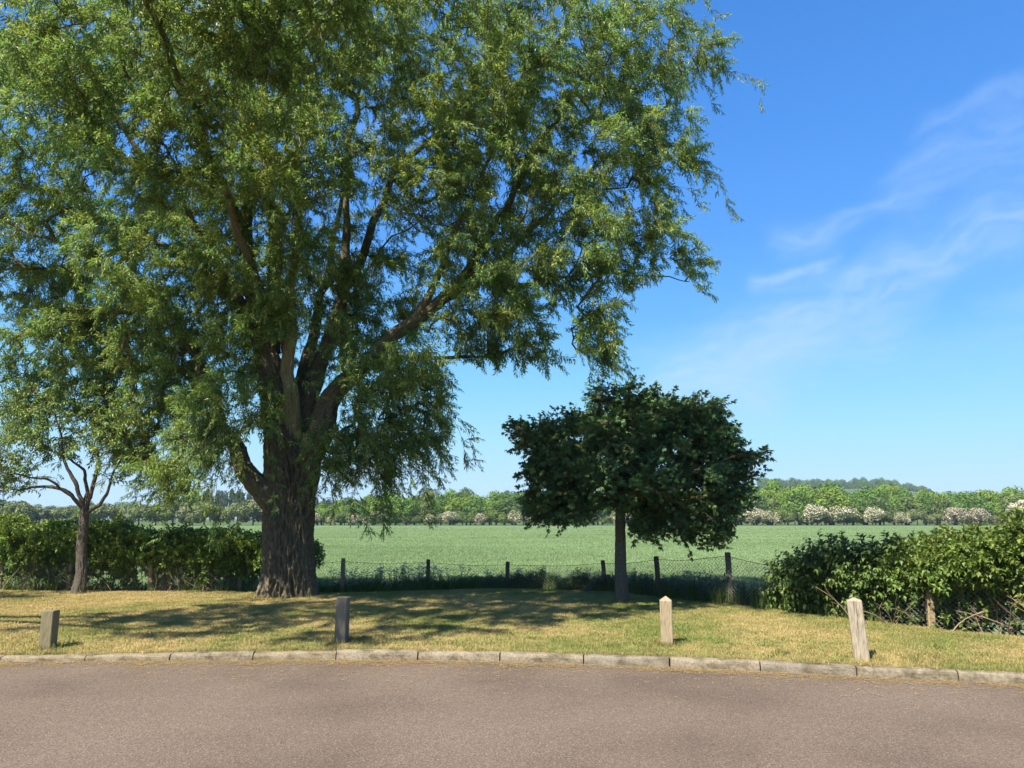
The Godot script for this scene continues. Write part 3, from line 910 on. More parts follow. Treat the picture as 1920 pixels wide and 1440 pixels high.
func small_tree() -> void:
	var r := RandomNumberGenerator.new()
	r.seed = 202
	var root := thing("maple_tree", "small dark round-headed maple on a straight trunk by the wire fence", "tree", Vector3.ZERO)
	var g := Vector3(1.95, 0.02, -13.55)
	var tr := spline([[g, .125], [g + Vector3(-.01, .45, 0), .105], [Vector3(1.950, 1.286, -13.550), .092], [Vector3(1.962, 1.760, -13.550), .088], [Vector3(1.993, 2.192, -13.550), .09]], 0.03)
	put("trunk", bark_tube(tr[0], tr[1], 72, 0.012, 0.04, 0.22, 0.1, 5.0), M.grey_bark, root)
	var top: Vector3 = tr[0][tr[0].size() - 1]
	var spec := [
		[[top, .085], [Vector3(2.029, 2.722, -13.500), .06], [Vector3(1.859, 3.495, -13.400), .03], [Vector3(1.769, 3.843, -13.400), .012]], [[top, .07], [Vector3(2.460, 2.829, -13.600), .05], [Vector3(2.997, 3.438, -13.700), .02]], [[top, .07], [Vector3(1.452, 2.713, -13.400), .045], [Vector3(0.773, 3.090, -13.300), .02], [Vector3(0.240, 3.175, -13.200), .01]],
		[[top + Vector3(0, -.15, 0), .06], [Vector3(2.578, 2.227, -13.300), .04], [Vector3(3.275, 2.398, -13.000), .02], [Vector3(4.008, 2.670, -12.900), .01]], [[top + Vector3(0, -.2, 0), .05], [Vector3(1.420, 2.128, -13.200), .035], [Vector3(0.748, 2.305, -13.000), .015]], [[top, .05], [Vector3(2.226, 2.765, -14.000), .03], [Vector3(2.548, 3.348, -14.600), .015]], [[top, .05], [Vector3(1.973, 2.678, -13.000), .03], [Vector3(1.960, 2.796, -12.300), .015]],
	]
	var L := []
	for s in spec:
		var pr := spline(s, 0.1)
		put("limb", bark_tube(pr[0], pr[1], 12, 0.006, 0.04), M.grey_bark, root)
		L.append([pr[0], pr[1], 0.1])
	var lobes := [
		[[Vector3(1.165, 2.907, -13.400), Vector3(0.81, 0.70, 0.90)], 46], [[Vector3(2.263, 3.361, -13.500), Vector3(0.96, 0.55, 1.00)], 52], [[Vector3(3.236, 3.114, -13.500), Vector3(0.72, 0.60, 0.80)], 40], [[Vector3(1.912, 2.322, -13.300), Vector3(1.14, 0.75, 1.20)], 70], [[Vector3(3.151, 2.227, -13.300), Vector3(0.95, 0.79, 1.10)], 64], [[Vector3(0.866, 2.232, -13.400), Vector3(0.62, 0.60, 0.70)], 34], [[Vector3(2.787, 3.446, -13.400), Vector3(0.67, 0.45, 0.70)], 34], [[Vector3(1.961, 3.644, -13.400), Vector3(0.67, 0.30, 0.60)], 22], [[Vector3(0.672, 2.608, -13.300), Vector3(0.47, 0.50, 0.60)], 20], [[Vector3(3.499, 3.004, -13.400), Vector3(0.48, 0.50, 0.60)], 20], [[Vector3(3.185, 1.385, -13.200), Vector3(0.56, 0.30, 0.50)], 14], [[Vector3(0.665, 1.850, -13.300), Vector3(0.43, 0.30, 0.50)], 14], [[Vector3(3.542, 2.417, -13.300), Vector3(0.38, 0.60, 0.60)], 14], [[Vector3(3.501, 1.569, -13.300), Vector3(0.52, 0.45, 0.60)], 18], [[Vector3(3.392, 1.245, -13.300), Vector3(0.28, 0.25, 0.30)], 6],
		[[Vector3(0.289, 2.897, -13.300), Vector3(0.38, 0.40, 0.50)], 10], [[Vector3(4.096, 2.600, -13.200), Vector3(0.33, 0.26, 0.40)], 7], [[Vector3(2.769, 1.663, -13.400), Vector3(0.76, 0.45, 0.80)], 36], [[Vector3(1.137, 1.663, -13.300), Vector3(0.57, 0.30, 0.60)], 16], [[Vector3(2.339, 1.293, -13.200), Vector3(0.38, 0.20, 0.40)], 8], [[Vector3(1.471, 1.756, -13.300), Vector3(0.57, 0.25, 0.50)], 10], [[Vector3(2.289, 2.800, -14.400), Vector3(1.33, 0.97, 0.60)], 46], [[Vector3(2.003, 2.644, -12.600), Vector3(1.08, 0.75, 0.50)], 40], [[Vector3(3.805, 1.944, -13.300), Vector3(0.19, 0.40, 0.40)], 5], [[Vector3(0.569, 1.663, -13.300), Vector3(0.23, 0.20, 0.30)], 4],
	]
	var flat := []
	for b in lobes:
		flat.append([b[0][0], b[0][1], b[1]])
	var paths := grow(L, flat, r, 0.05, 0.0035)
	put("branches", branches_mesh(paths), M.dark_stem, root).set_meta("kind", "stuff")
	var crown := Node3D.new()
	crown.name = "crown"
	root.add_child(crown)
	var sprigs := []
	for k in 3:
		sprigs.append(lobed_sprig(r, 0.34, 13, 0.07, Color(.060, .135, .050), Color(.115, .205, .068), Color(.08, .06, .03)))
	sprigs.append(lobed_sprig(r, 0.26, 10, 0.07, Color(.070, .130, .055), Color(.130, .130, .055), Color(.09, .05, .03)))
	leafage(crown, "foliage", sprigs, M.leaf_maple, paths, 32.0, r, Vector3(1.95, 2.4, -13.5), Vector2(0.7, 1.2), 0.4, 0.2)


func sapling() -> void:
	var r := RandomNumberGenerator.new()
	r.seed = 303
	var root := thing("cherry_tree", "young thin-crowned tree with forked bare lower branches before the hedge", "tree", Vector3.ZERO)
	var g := Vector3(-8.56, 0.02, -15.05)
	var tr := spline([[g, .125], [g + Vector3(.03, .4, 0), .10], [Vector3(-8.587, 1.048, -15.050), .092], [Vector3(-8.586, 1.551, -15.050), .088], [Vector3(-8.589, 1.783, -15.050), .07]], 0.03)
	put("trunk", bark_tube(tr[0], tr[1], 72, 0.014, 0.04, 0.2, 0.1, 7.0), M.dusk_bark, root)
	var c: Vector3 = tr[0][tr[0].size() - 2] + Vector3(0, -0.06, 0)
	var spec := [
		[[c, .075], [Vector3(-8.931, 2.047, -15.000), .055], [Vector3(-9.346, 2.181, -14.900), .045], [Vector3(-9.753, 2.114, -14.800), .03], [Vector3(-10.538, 2.173, -14.700), .015]], [[c, .075], [Vector3(-8.766, 2.256, -14.900), .06], [Vector3(-8.939, 2.621, -14.800), .045], [Vector3(-9.026, 3.348, -14.600), .025], [Vector3(-9.182, 3.869, -14.500), .01]],
		[[c, .07], [Vector3(-8.673, 2.319, -15.100), .05], [Vector3(-8.953, 2.672, -15.200), .035], [Vector3(-10.041, 3.110, -15.400), .015]], [[c, .08], [Vector3(-8.416, 2.260, -15.000), .06], [Vector3(-8.433, 2.852, -15.000), .04], [Vector3(-8.652, 3.727, -15.000), .02]], [[c + Vector3(0, -.08, 0), .07], [Vector3(-8.147, 1.938, -14.900), .05], [Vector3(-7.958, 2.409, -14.800), .035], [Vector3(-7.678, 3.145, -14.700), .015]],
		[[c, .05], [Vector3(-9.009, 2.241, -14.600), .035], [Vector3(-9.493, 2.374, -14.200), .02], [Vector3(-9.976, 2.463, -14.000), .01]],
	]
	var L := []
	for s in spec:
		var pr := spline(s, 0.08)
		var P: PackedVector3Array = pr[0]
		for i in range(3, P.size()):
			P[i] += Vector3(wob.get_noise_2d(i * 4.0, s[0][1] * 7000.0), wob.get_noise_2d(i * 4.0, s[0][1] * 7000.0 + 40 + P[2].x * 99.0), 0) * 0.05
		for i in pr[1].size():
			pr[1][i] *= 0.6
		put("limb", bark_tube(P, pr[1], 16, 0.008, 0.04), M.dusk_bark, root)
		L.append([P, pr[1], 0.35])
	var lobes := [[[Vector3(-9.637, 2.941, -14.800), Vector3(0.95, 0.66, 0.90)], 34], [[Vector3(-8.561, 3.385, -14.900), Vector3(0.85, 0.78, 0.80)], 30], [[Vector3(-9.921, 2.298, -14.700), Vector3(0.52, 0.38, 0.60)], 18], [[Vector3(-7.860, 2.834, -14.800), Vector3(0.47, 0.55, 0.60)], 16], [[Vector3(-9.306, 3.808, -14.800), Vector3(0.95, 0.66, 0.90)], 24], [[Vector3(-10.747, 2.712, -14.600), Vector3(0.73, 0.76, 0.80)], 18], [[Vector3(-9.965, 1.931, -14.600), Vector3(0.42, 0.24, 0.40)], 8]]
	var flat := []
	for b in lobes:
		flat.append([b[0][0], b[0][1], b[1]])
	var paths := grow(L, flat, r, 0.05, 0.0035)
	put("branches", branches_mesh(paths), M.dark_stem, root).set_meta("kind", "stuff")
	var crown := Node3D.new()
	crown.name = "crown"
	root.add_child(crown)
	var sprigs := []
	for k in 3:
		sprigs.append(sprig(r, 0.34, Vector3(0, 0.2, 1), 0.7, 15, 0.085, 0.034, 0.6, 0.35, Color(.100, .180, .052), Color(.190, .270, .080), Color(.1, .08, .05)))
	leafage(crown, "foliage", sprigs, M.leaf_hedge, paths, 14.0, r, Vector3(-8.5, 3, -15), Vector2(0.7, 1.2), 0.4, 0.25)


# ---------------------------------------------------------------- hedges
func hedge_row(called: String, label: String, spine: Array, sd: int, n: int, meshes: Array, mat: Material, bare_low: float, tint: Color) -> Node3D:
	# spine: [x, z, height, half depth] along the row
	var r := RandomNumberGenerator.new()
	r.seed = sd
	var first: Array = spine[0]
	var root := thing(called, label, "hedge")
	var total := 0.0
	for i in spine.size() - 1:
		total += Vector2(spine[i][0] - spine[i + 1][0], spine[i][1] - spine[i + 1][1]).length()
	var lump := FastNoiseLite.new()
	lump.seed = sd
	lump.frequency = 0.9
	lump.fractal_octaves = 3
	var X := []
	var C := []
	for m in meshes:
		X.append([])
		C.append(PackedColorArray())
	var stems := MB.new()
	stems.smooth = true
	for q in n:
		var s := r.randf() * total
		var i := 0
		while i < spine.size() - 2:
			var seg := Vector2(spine[i][0] - spine[i + 1][0], spine[i][1] - spine[i + 1][1]).length()
			if s <= seg: break
			s -= seg
			i += 1
		var seg2 := Vector2(spine[i][0] - spine[i + 1][0], spine[i][1] - spine[i + 1][1]).length()
		var t := clampf(s / seg2, 0, 1)
		var a: Array = spine[i]
		var b: Array = spine[i + 1]
		var x := lerpf(a[0], b[0], t)
		var z := lerpf(a[1], b[1], t)
		var hh := lerpf(a[2], b[2], t)
		var dd := lerpf(a[3], b[3], t)
		var dir := Vector2(b[0] - a[0], b[1] - a[1]).normalized()
		var nor := Vector2(-dir.y, dir.x)
		if nor.y < 0: nor = -nor          # towards the camera's side
		# a lumpy dome across the row, leaves mostly near its surface
		var ang := r.randf_range(-0.25, 1.0) * PI * 0.5 if r.randf() < 0.8 else r.randf_range(1.0, 1.9) * PI * 0.5
		var shell := 1.0 - absf(r.randfn()) * 0.16
		var k := 1.0 + 0.30 * lump.get_noise_3d(x * 1.3, ang * 1.2, z * 1.3) + 0.16 * lump.get_noise_3d(x * 4.0, ang * 4.0, z * 4.0)
		var across := cos(ang) * dd * k * shell
		var y := (0.5 + 0.5 * sin(ang)) * hh * lerpf(1.0, k, 0.6) * (0.75 + 0.25 * shell)
		if ang < 0.0:
			y = hh * 0.5 * (1.0 + sin(ang) * 1.9)
			across = dd * k * shell * r.randf_range(0.45, 0.9)
		if y < bare_low * hh * (0.75 + 0.9 * lump.get_noise_2d(x * 2.4, z * 2.4 + 30.0)) and r.randf() < 0.86:
			continue
		y = maxf(y, 0.06)
		var px := x + nor.x * across
		var pz := z + nor.y * across
		var out := Vector3(nor.x * cos(ang), 0, nor.y * cos(ang)) + Vector3(r.randfn(), 0, r.randfn()) * 0.5
		var yaw := atan2(out.x, out.z)
		var pitch := -clampf(ang, -0.3, 1.4) * 0.7 + r.randfn() * 0.35
		var which := r.randi() % meshes.size()
		X[which].append(Transform3D((Basis(Vector3.UP, yaw) * Basis(Vector3.RIGHT, pitch)).scaled(Vector3.ONE * r.randf_range(0.7, 1.3)), Vector3(px, ground_y(px, pz) + y, pz)))
		var v := r.randf_range(0.8, 1.2) * (1.0 + 0.3 * lump.get_noise_2d(x * 3.0 + 9.0, y * 3.0))
		var w := r.randf_range(-.08, .1)
		C[which].push_back(Color(tint.r * v * (1 + w), tint.g * v, tint.b * v * (1 - w)))
	for m in meshes.size():
		scatter("foliage", meshes[m], mat, X[m], C[m], root)
	# woody stems rising through the row
	for q in int(total * 16.0):
		var s := r.randf() * total
		var i := 0
		while i < spine.size() - 2:
			var seg := Vector2(spine[i][0] - spine[i + 1][0], spine[i][1] - spine[i + 1][1]).length()
			if s <= seg: break
			s -= seg
			i += 1
		var seg3 := Vector2(spine[i][0] - spine[i + 1][0], spine[i][1] - spine[i + 1][1]).length()
		var t := s / seg3
		var p := Vector3(lerpf(spine[i][0], spine[i + 1][0], t), 0, lerpf(spine[i][1], spine[i + 1][1], t))
		var dd := lerpf(spine[i][3], spine[i + 1][3], t)
		p += Vector3(r.randfn() * .1, 0, r.randf_range(-0.7, 0.75) * dd)
		p.y = ground_y(p.x, p.z) - 0.05
		var P := PackedVector3Array()
		var R := PackedFloat32Array()
		var d := Vector3(r.randfn() * .5, 1, r.randfn() * .35 + .1).normalized()
		var hgt: float = lerpf(spine[i][2], spine[i + 1][2], t) * r.randf_range(0.4, 0.9)
		for k in 6:
			P.push_back(p)
			R.push_back(lerpf(r.randf_range(.008, .02), .004, k / 5.0))
			p += d * hgt / 5.0
			d = (d + Vector3(r.randfn() * .25, r.randfn() * .15, r.randfn() * .25)).normalized()
		stems.tube(P, R, 5)
	put("stems", stems.mesh(), M.dark_stem, root).set_meta("kind", "stuff")
	return root


func dead_stems(root: Node3D, at: Array, sd: int) -> void:
	# pale dry arching shoots at the foot of the hedge
	var r := RandomNumberGenerator.new()
	r.seed = sd
	var m := MB.new()
	m.smooth = true
	for s in at:
		for q in int(s[3]):
			var p := Vector3(s[0] + r.randfn() * s[2], 0, s[1] + r.randfn() * 0.12)
			p.y = ground_y(p.x, p.z)
			var d := Vector3(r.randfn() * .8, r.randf_range(.5, 1.2), r.randfn() * .35 + .1).normalized()
			var P := PackedVector3Array()
			var R := PackedFloat32Array()
			var L := r.randf_range(.35, .85)
			for k in 6:
				P.push_back(p)
				R.push_back(lerpf(.010, .003, k / 5.0))
				p += d * L / 5.0
				d = (d + Vector3(r.randfn() * .18, -0.09, r.randfn() * .15)).normalized()
			m.tube(P, R, 4)
			if r.randf() < 0.7:
				var p2 := P[3]
				var d2 := (P[4] - P[3]).normalized() + Vector3(r.randfn() * .6, .3, r.randfn() * .3)
				m.tube(PackedVector3Array([p2, p2 + d2 * .12, p2 + d2 * .22 + Vector3(r.randfn() * .04, .02, 0)]), PackedFloat32Array([.005, .004, .002]), 4)
	put("dry_stems", m.mesh(), M.dead_wood, root).set_meta("kind", "stuff")


func hedges() -> void:
	var r := RandomNumberGenerator.new()
	r.seed = 404
	var broad := []
	for k in 3:
		broad.append(sprig(r, 0.26, Vector3(0, 0.3, 1), 0.5, 16, 0.072, 0.050, 0.68, 0.1, Color(.080, .145, .028), Color(.175, .240, .050), Color(.1, .08, .05)))
	broad.append(sprig(r, 0.34, Vector3(0, 0.7, 1), 0.2, 15, 0.066, 0.044, 0.6, 0.05, Color(.085, .15, .028), Color(.185, .245, .055), Color(.1, .08, .05)))
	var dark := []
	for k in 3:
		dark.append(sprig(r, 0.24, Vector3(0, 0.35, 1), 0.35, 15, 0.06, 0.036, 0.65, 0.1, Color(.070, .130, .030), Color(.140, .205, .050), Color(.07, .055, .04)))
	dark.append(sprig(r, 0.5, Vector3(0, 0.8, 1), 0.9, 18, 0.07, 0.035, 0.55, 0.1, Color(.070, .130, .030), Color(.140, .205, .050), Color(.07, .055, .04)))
	var left := hedge_row("hedge", "long leafy bramble hedge behind the young tree and the great trunk", [[-15.5, -17.4, 1.50, .95], [-11.5, -17.1, 1.45, .92], [-9.6, -16.9, 1.38, .9], [-7.8, -16.85, 1.27, .88], [-6.4, -16.8, 1.17, .85], [-4.4, -16.65, 1.10, .8]], 11, 12500, broad, M.leaf_hedge, 0.42, Color(1.15, 1.15, 1.15))
	dead_stems(left, [[-10.5, -15.95, .6, 14], [-9.0, -15.9, .3, 10], [-6.4, -15.95, .5, 16], [-12, -16.1, .6, 12], [-7.2, -15.95, .3, 8]], 12)
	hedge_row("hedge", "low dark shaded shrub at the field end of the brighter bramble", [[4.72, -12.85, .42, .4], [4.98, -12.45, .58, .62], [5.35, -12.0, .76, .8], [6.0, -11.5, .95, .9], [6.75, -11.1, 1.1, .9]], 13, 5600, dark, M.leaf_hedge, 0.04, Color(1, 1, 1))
	var right := hedge_row("hedge", "tall sunlit bramble hedge with bare tangled twigs at its foot", [[5.88, -11.28, .98, .68], [6.58, -10.55, 1.26, .88], [7.48, -9.86, 1.52, .92], [8.65, -9.25, 1.58, .95], [10.5, -8.6, 1.6, .95]], 15, 9500, broad, M.leaf_hedge, 0.42, Color(1.0, 1.0, 1.05))
	dead_stems(right, [[6.35, -9.95, .25, 12], [6.7, -9.6, .22, 22], [7.2, -9.25, .3, 22], [5.3, -10.95, .25, 9], [5.75, -10.5, .2, 6]], 16)


# ---------------------------------------------------------------- fence and posts
func post_mesh(w: float, h: float, sd: float, dome: float) -> ArrayMesh:
	# square post with worn arrises and a weathered, slightly domed head
	var m := MB.new()
	var ring := []
	var hw := w * 0.5
	var c := w * 0.12
	var prof := [Vector2(-hw + c, -hw), Vector2(0, -hw), Vector2(hw - c, -hw), Vector2(hw, -hw + c), Vector2(hw, 0), Vector2(hw, hw - c), Vector2(hw - c, hw), Vector2(0, hw), Vector2(-hw + c, hw), Vector2(-hw, hw - c), Vector2(-hw, 0), Vector2(-hw, -hw + c)]
	var n := prof.size()
	var rows := 9
	for j in rows + 1:
		var y := -0.25 + (h + 0.25) * j / rows
		for i in n:
			var k := 1.0 + 0.05 * wob.get_noise_3d(prof[i].x * 300.0 + sd, y * 60.0, prof[i].y * 300.0)
			m.V.push_back(Vector3(prof[i].x * k, y, prof[i].y * k))
	for i in n:
		m.V.push_back(Vector3(prof[i].x * 0.72, h + dome * 0.7, prof[i].y * 0.72))
	m.V.push_back(Vector3(0, h + dome, 0))
	for j in rows + 1:
		for i in n:
			var p := j * n + i
			var q := j * n + (i + 1) % n
			m.I.append_array(PackedInt32Array([p, q, p + n, q, q + n, p + n]))
	var last := m.V.size() - 1
	for i in n:
		m.I.append_array(PackedInt32Array([(rows + 1) * n + i, (rows + 1) * n + (i + 1) % n, last]))
	return m.mesh()


func fence() -> void:
	var r := RandomNumberGenerator.new()
	r.seed = 505
	var root := thing("chain_link_fence", "low chain link fence on short square posts between lawn and field", "fence")
	var tops := []
	for i in FENCE.size():
		var f: Array = FENCE[i]
		var g := ground_y(f[0], f[1])
		var pale := i <= 6 or i >= 12
		var h: float = f[2] - g
		var o := put("post", post_mesh(0.08 if i < 10 else 0.09, h, i * 3.7, 0.012), M.post_pale if pale else M.post_dark, root)
		o.position = Vector3(f[0], g, f[1])
		o.rotation = Vector3(r.randfn() * 0.015, r.randf_range(-.3, .3), r.randfn() * 0.02 + (0.05 if i == 9 or i == 10 else 0.0))
		tops.append(Vector3(f[0], g, f[1]))
		if i == 9:
			for s in [-1, 1]:
				var m := MB.new()
				var top := Vector3(f[0] + s * 0.03, g + h * 0.55, f[1] + 0.06)
				var foot := Vector3(f[0] + (-0.55 if s < 0 else 0.30), 0, f[1] + (0.30 if s < 0 else 0.32))
				foot.y = ground_y(foot.x, foot.z) - 0.05
				var ax := (top - foot) * 0.5
				var sd := ax.cross(Vector3.BACK).normalized() * 0.04
				m.box((top + foot) * 0.5, sd, ax, ax.cross(sd).normalized() * 0.04)
				put("strut", m.mesh(), M.post_dark, root)
	# netting: every bay its own panel of crossing wires
	var wires := MB.new()
	for i in FENCE.size() - 1:
		var a: Vector3 = tops[i]
		var b: Vector3 = tops[i + 1]
		var ha: float = FENCE[i][2] - a.y - 0.05
		var hb: float = FENCE[i + 1][2] - b.y - 0.05
		var n := Vector3(b.z - a.z, 0, a.x - b.x).normalized()
		if n.z < 0: n = -n
		var off := n * 0.055
		var len := Vector2(b.x - a.x, b.z - a.z).length()
		var pitch := 0.075
		var at := func(s: float, v: float) -> Vector3:
			var t := s / len
			var sag := sin(t * PI) * (0.035 + 0.015 * wob.get_noise_1d(i * 40.0 + t * 60.0))
			var hgt := lerpf(ha, hb, t) - sag
			var p := a.lerp(b, t) + off
			p.y += 0.02 + (hgt - 0.02) * v
			return p + n * (0.02 * wob.get_noise_2d(s * 40.0 + i * 99.0, v * 40.0))
		var hm := maxf(ha, hb)
		var s0 := -hm
		var net := MB.new()
		while s0 < len:
			for dirn in 2:
				# a diagonal from the foot at s0 to the top at s0 + hm, or the reverse
				var v0 := maxf(0.0, -s0 / hm)
				var v1 := minf(1.0, (len - s0) / hm)
				if v1 - v0 < 0.02:
					continue
				var P := PackedVector3Array()
				for k in 5:
					var v := lerpf(v0, v1, k / 4.0)
					var s := s0 + v * hm
					P.push_back((at as Callable).call(s, v if dirn == 0 else 1.0 - v))
				var gauge := 0.0027 if i >= 6 and i <= 11 else 0.0018
				var R := PackedFloat32Array([gauge, gauge, gauge, gauge, gauge])
				net.tube(P, R, 3)
			s0 += pitch
		put("netting", net.mesh(), M.wire, root).set_meta("kind", "stuff")
		for v in [1.0, 0.5]:
			var P := PackedVector3Array()
			var R := PackedFloat32Array()
			for k in 17:
				P.push_back((at as Callable).call(len * k / 16.0, v) + n * 0.006)
				R.push_back(.0045 if v == 1.0 else .0025)
			put("line_wire", wires_mesh(P, R), M.top_wire, root)


func wires_mesh(P: PackedVector3Array, R: PackedFloat32Array) -> ArrayMesh:
	var m := MB.new()
	m.smooth = true
	m.tube(P, R, 5)
	return m.mesh()


func bollard_mesh(w: float, h: float, point: float, sd: float, crack: float) -> ArrayMesh:
	# hewn square post: worn corners, uneven faces, splits that run down the grain
	var m := MB.new()
	var hw := w * 0.5
	var c := w * 0.055
	var prof := PackedVector2Array()
	var per := 12
	for side in 4:
		for k in per:
			var t := lerpf(-hw + c, hw - c, float(k) / (per - 1))
			prof.push_back(Vector2(t, -hw).rotated(side * PI * 0.5))
	var n := prof.size()
	var rows := 26
	for j in rows + 1:
		var y := -0.2 + (h + 0.2) * j / rows
		for i in n:
			var p := prof[i]
			var k := 1.0 + 0.035 * wob.get_noise_3d(p.x * 90.0 + sd, y * 18.0, p.y * 90.0) + 0.018 * wob.get_noise_3d(p.x * 900.0 + sd, y * 25.0, p.y * 900.0)
			# splits
			for s: int in [0, 1]:
				var face := per * 2
				var at := face + 4.0 + 1.6 * wob.get_noise_2d(y * 45.0 + s * 70.0, sd) + s * 2.0
				var d := absf(i - at)
				var deep: float = crack * smoothstep(h * (0.02 if s == 0 else 0.35), h * 0.9, y if s == 0 else y) * (1.0 if s == 0 else 0.6)
				if d < 0.75:
					k -= deep * (1.0 - d / 0.75)
			if j == rows and point < 0.005:
				k *= 0.985
			m.V.push_back(Vector3(p.x * k, y + (0.006 * wob.get_noise_2d(p.x * 400.0, p.y * 400.0 + sd) if j == rows else 0.0), p.y * k))
	var base := (rows + 1) * n
	# head
	for i in n:
		var p := prof[i]
		m.V.push_back(Vector3(p.x * 0.90, h + maxf(point * 0.13, 0.006), p.y * 0.90))
	for i in n:
		var p := prof[i]
		m.V.push_back(Vector3(p.x * 0.45, h + maxf(point * 0.58, 0.004 + 0.006 * wob.get_noise_2d(p.x * 500.0, p.y * 500.0)), p.y * 0.45))
	m.V.push_back(Vector3(0, h + maxf(point, 0.003), 0))
	for j in rows + 2:
		for i in n:
			var p := j * n + i
			var q := j * n + (i + 1) % n
			m.I.append_array(PackedInt32Array([p, q, p + n, q, q + n, p + n]))
	var last := m.V.size() - 1
	for i in n:
		m.I.append_array(PackedInt32Array([base + n + i, base + n + (i + 1) % n, last]))
	return m.mesh()


func bollards() -> void:
	var spec := [
		["flat-topped grey bollard leaning slightly, alone on the strawy grass", -5.42, -9.02, .138, .43, 0.0, 1.0, 0.0, 0.8, 0.02, 0],
		["grey weathered bollard in the shade in front of the wire fence", -2.05, -9.27, .135, .52, 0.0, -6.0, 0.0, -0.5, 0.03, 1],
		["pale pointed bollard standing in front of the small maple", 1.83, -9.10, .140, .50, .055, -11.0, 0.0, 0.0, 0.07, 2],
		["tallest bollard, bleached and split, tilted, with pointed top", 3.70, -8.19, .150, .60, .035, -22.0, 0.0, 3.2, 0.34, 3],
	]
	for s in spec:
		var o := put("timber_bollard", bollard_mesh(s[3], s[4], s[5], s[1] * 7.0, s[9]), M["timber%d" % s[10]])
		o.position = Vector3(s[1], lawn_y(s[1], s[2]), s[2])
		o.rotation_degrees = Vector3(s[7], s[6], s[8])
		tag(o, s[0], "bollard", "timber bollards along the kerb")


# ---------------------------------------------------------------- ground
func sheet(called: String, xs: PackedFloat32Array, rows: int, zf: Callable, yf: Callable, mat: Material, colf = null) -> MeshInstance3D:
	var m := MB.new()
	for i in xs.size():
		for j in rows + 1:
			var x := xs[i]
			var z: float = zf.call(x, float(j) / rows)
			var y: float = yf.call(x, z)
			m.V.push_back(Vector3(x, y, z))
			if colf != null:
				m.C.push_back(colf.call(x, z))
	for i in xs.size() - 1:
		for j in rows:
			var p := i * (rows + 1) + j
			var q := p + rows + 1
			m.I.append_array(PackedInt32Array([p, p + 1, q, q, p + 1, q + 1]))
	# normals
	var N := PackedVector3Array()
	N.resize(m.V.size())
	for f in range(0, m.I.size(), 3):
		var nn := (m.V[m.I[f + 2]] - m.V[m.I[f]]).cross(m.V[m.I[f + 1]] - m.V[m.I[f]])
		if nn.y < 0: nn = -nn
		N[m.I[f]] += nn
		N[m.I[f + 1]] += nn
		N[m.I[f + 2]] += nn
	for i in N.size():
		N[i] = N[i].normalized()
	m.N = N
	var o := put(called, m.mesh(), mat)
	o.set_meta("kind", "structure")
	return o


func steps(list: Array) -> PackedFloat32Array:
	# [from, to, step] runs
	var out := PackedFloat32Array()
	for s in list:
		var x: float = s[0]
		while x < s[1] - 0.0001:
			out.push_back(x)
			x += s[2]
	out.push_back(list[list.size() - 1][1])
	return out


func grounds() -> void:
	var xs := steps([[-40, -14, 2.0], [-14, 12, 0.5], [12, 24, 2.0]])
	sheet("road", xs, 24, func(x, t): return lerpf(16.0, kerb_z(x) - 0.02, t), func(x, z): return ROAD_Y, M.road).set_meta("label", "worn pinkish grey tarmac road in front")
	var lx := steps([[-40, -14, 0.5], [-14, 11, 0.09], [11, 24, 0.5]])
	sheet("lawn", lx, 90, func(x, t): return lerpf(kerb_z(x) - 0.10, edge_z(x) - 2.6, t), func(x, z): return lawn_y(x, z), M.lawn, func(x, z): return lawn_color(x, z)).set_meta("label", "strip of mown straw coloured lawn with bollards")
	# the crop field, and the land around it
	var m := MB.new()
	m.quad(Vector3(-700, FIELD_Y, -198), Vector3(700, FIELD_Y, -198), Vector3(700, FIELD_Y, -4.0), Vector3(-700, FIELD_Y, -4.0))
	tag(put("field", m.mesh(), M.field), "wide level field of young green crop", "field", "", "structure")
	var g := MB.new()
	g.quad(Vector3(-3000, -0.32, -3500), Vector3(3000, -0.32, -3500), Vector3(3000, -0.32, 600), Vector3(-3000, -0.32, 600))
	tag(put("ground", g.mesh(), M.ground), "dull green land reaching to the horizon", "ground", "", "structure")


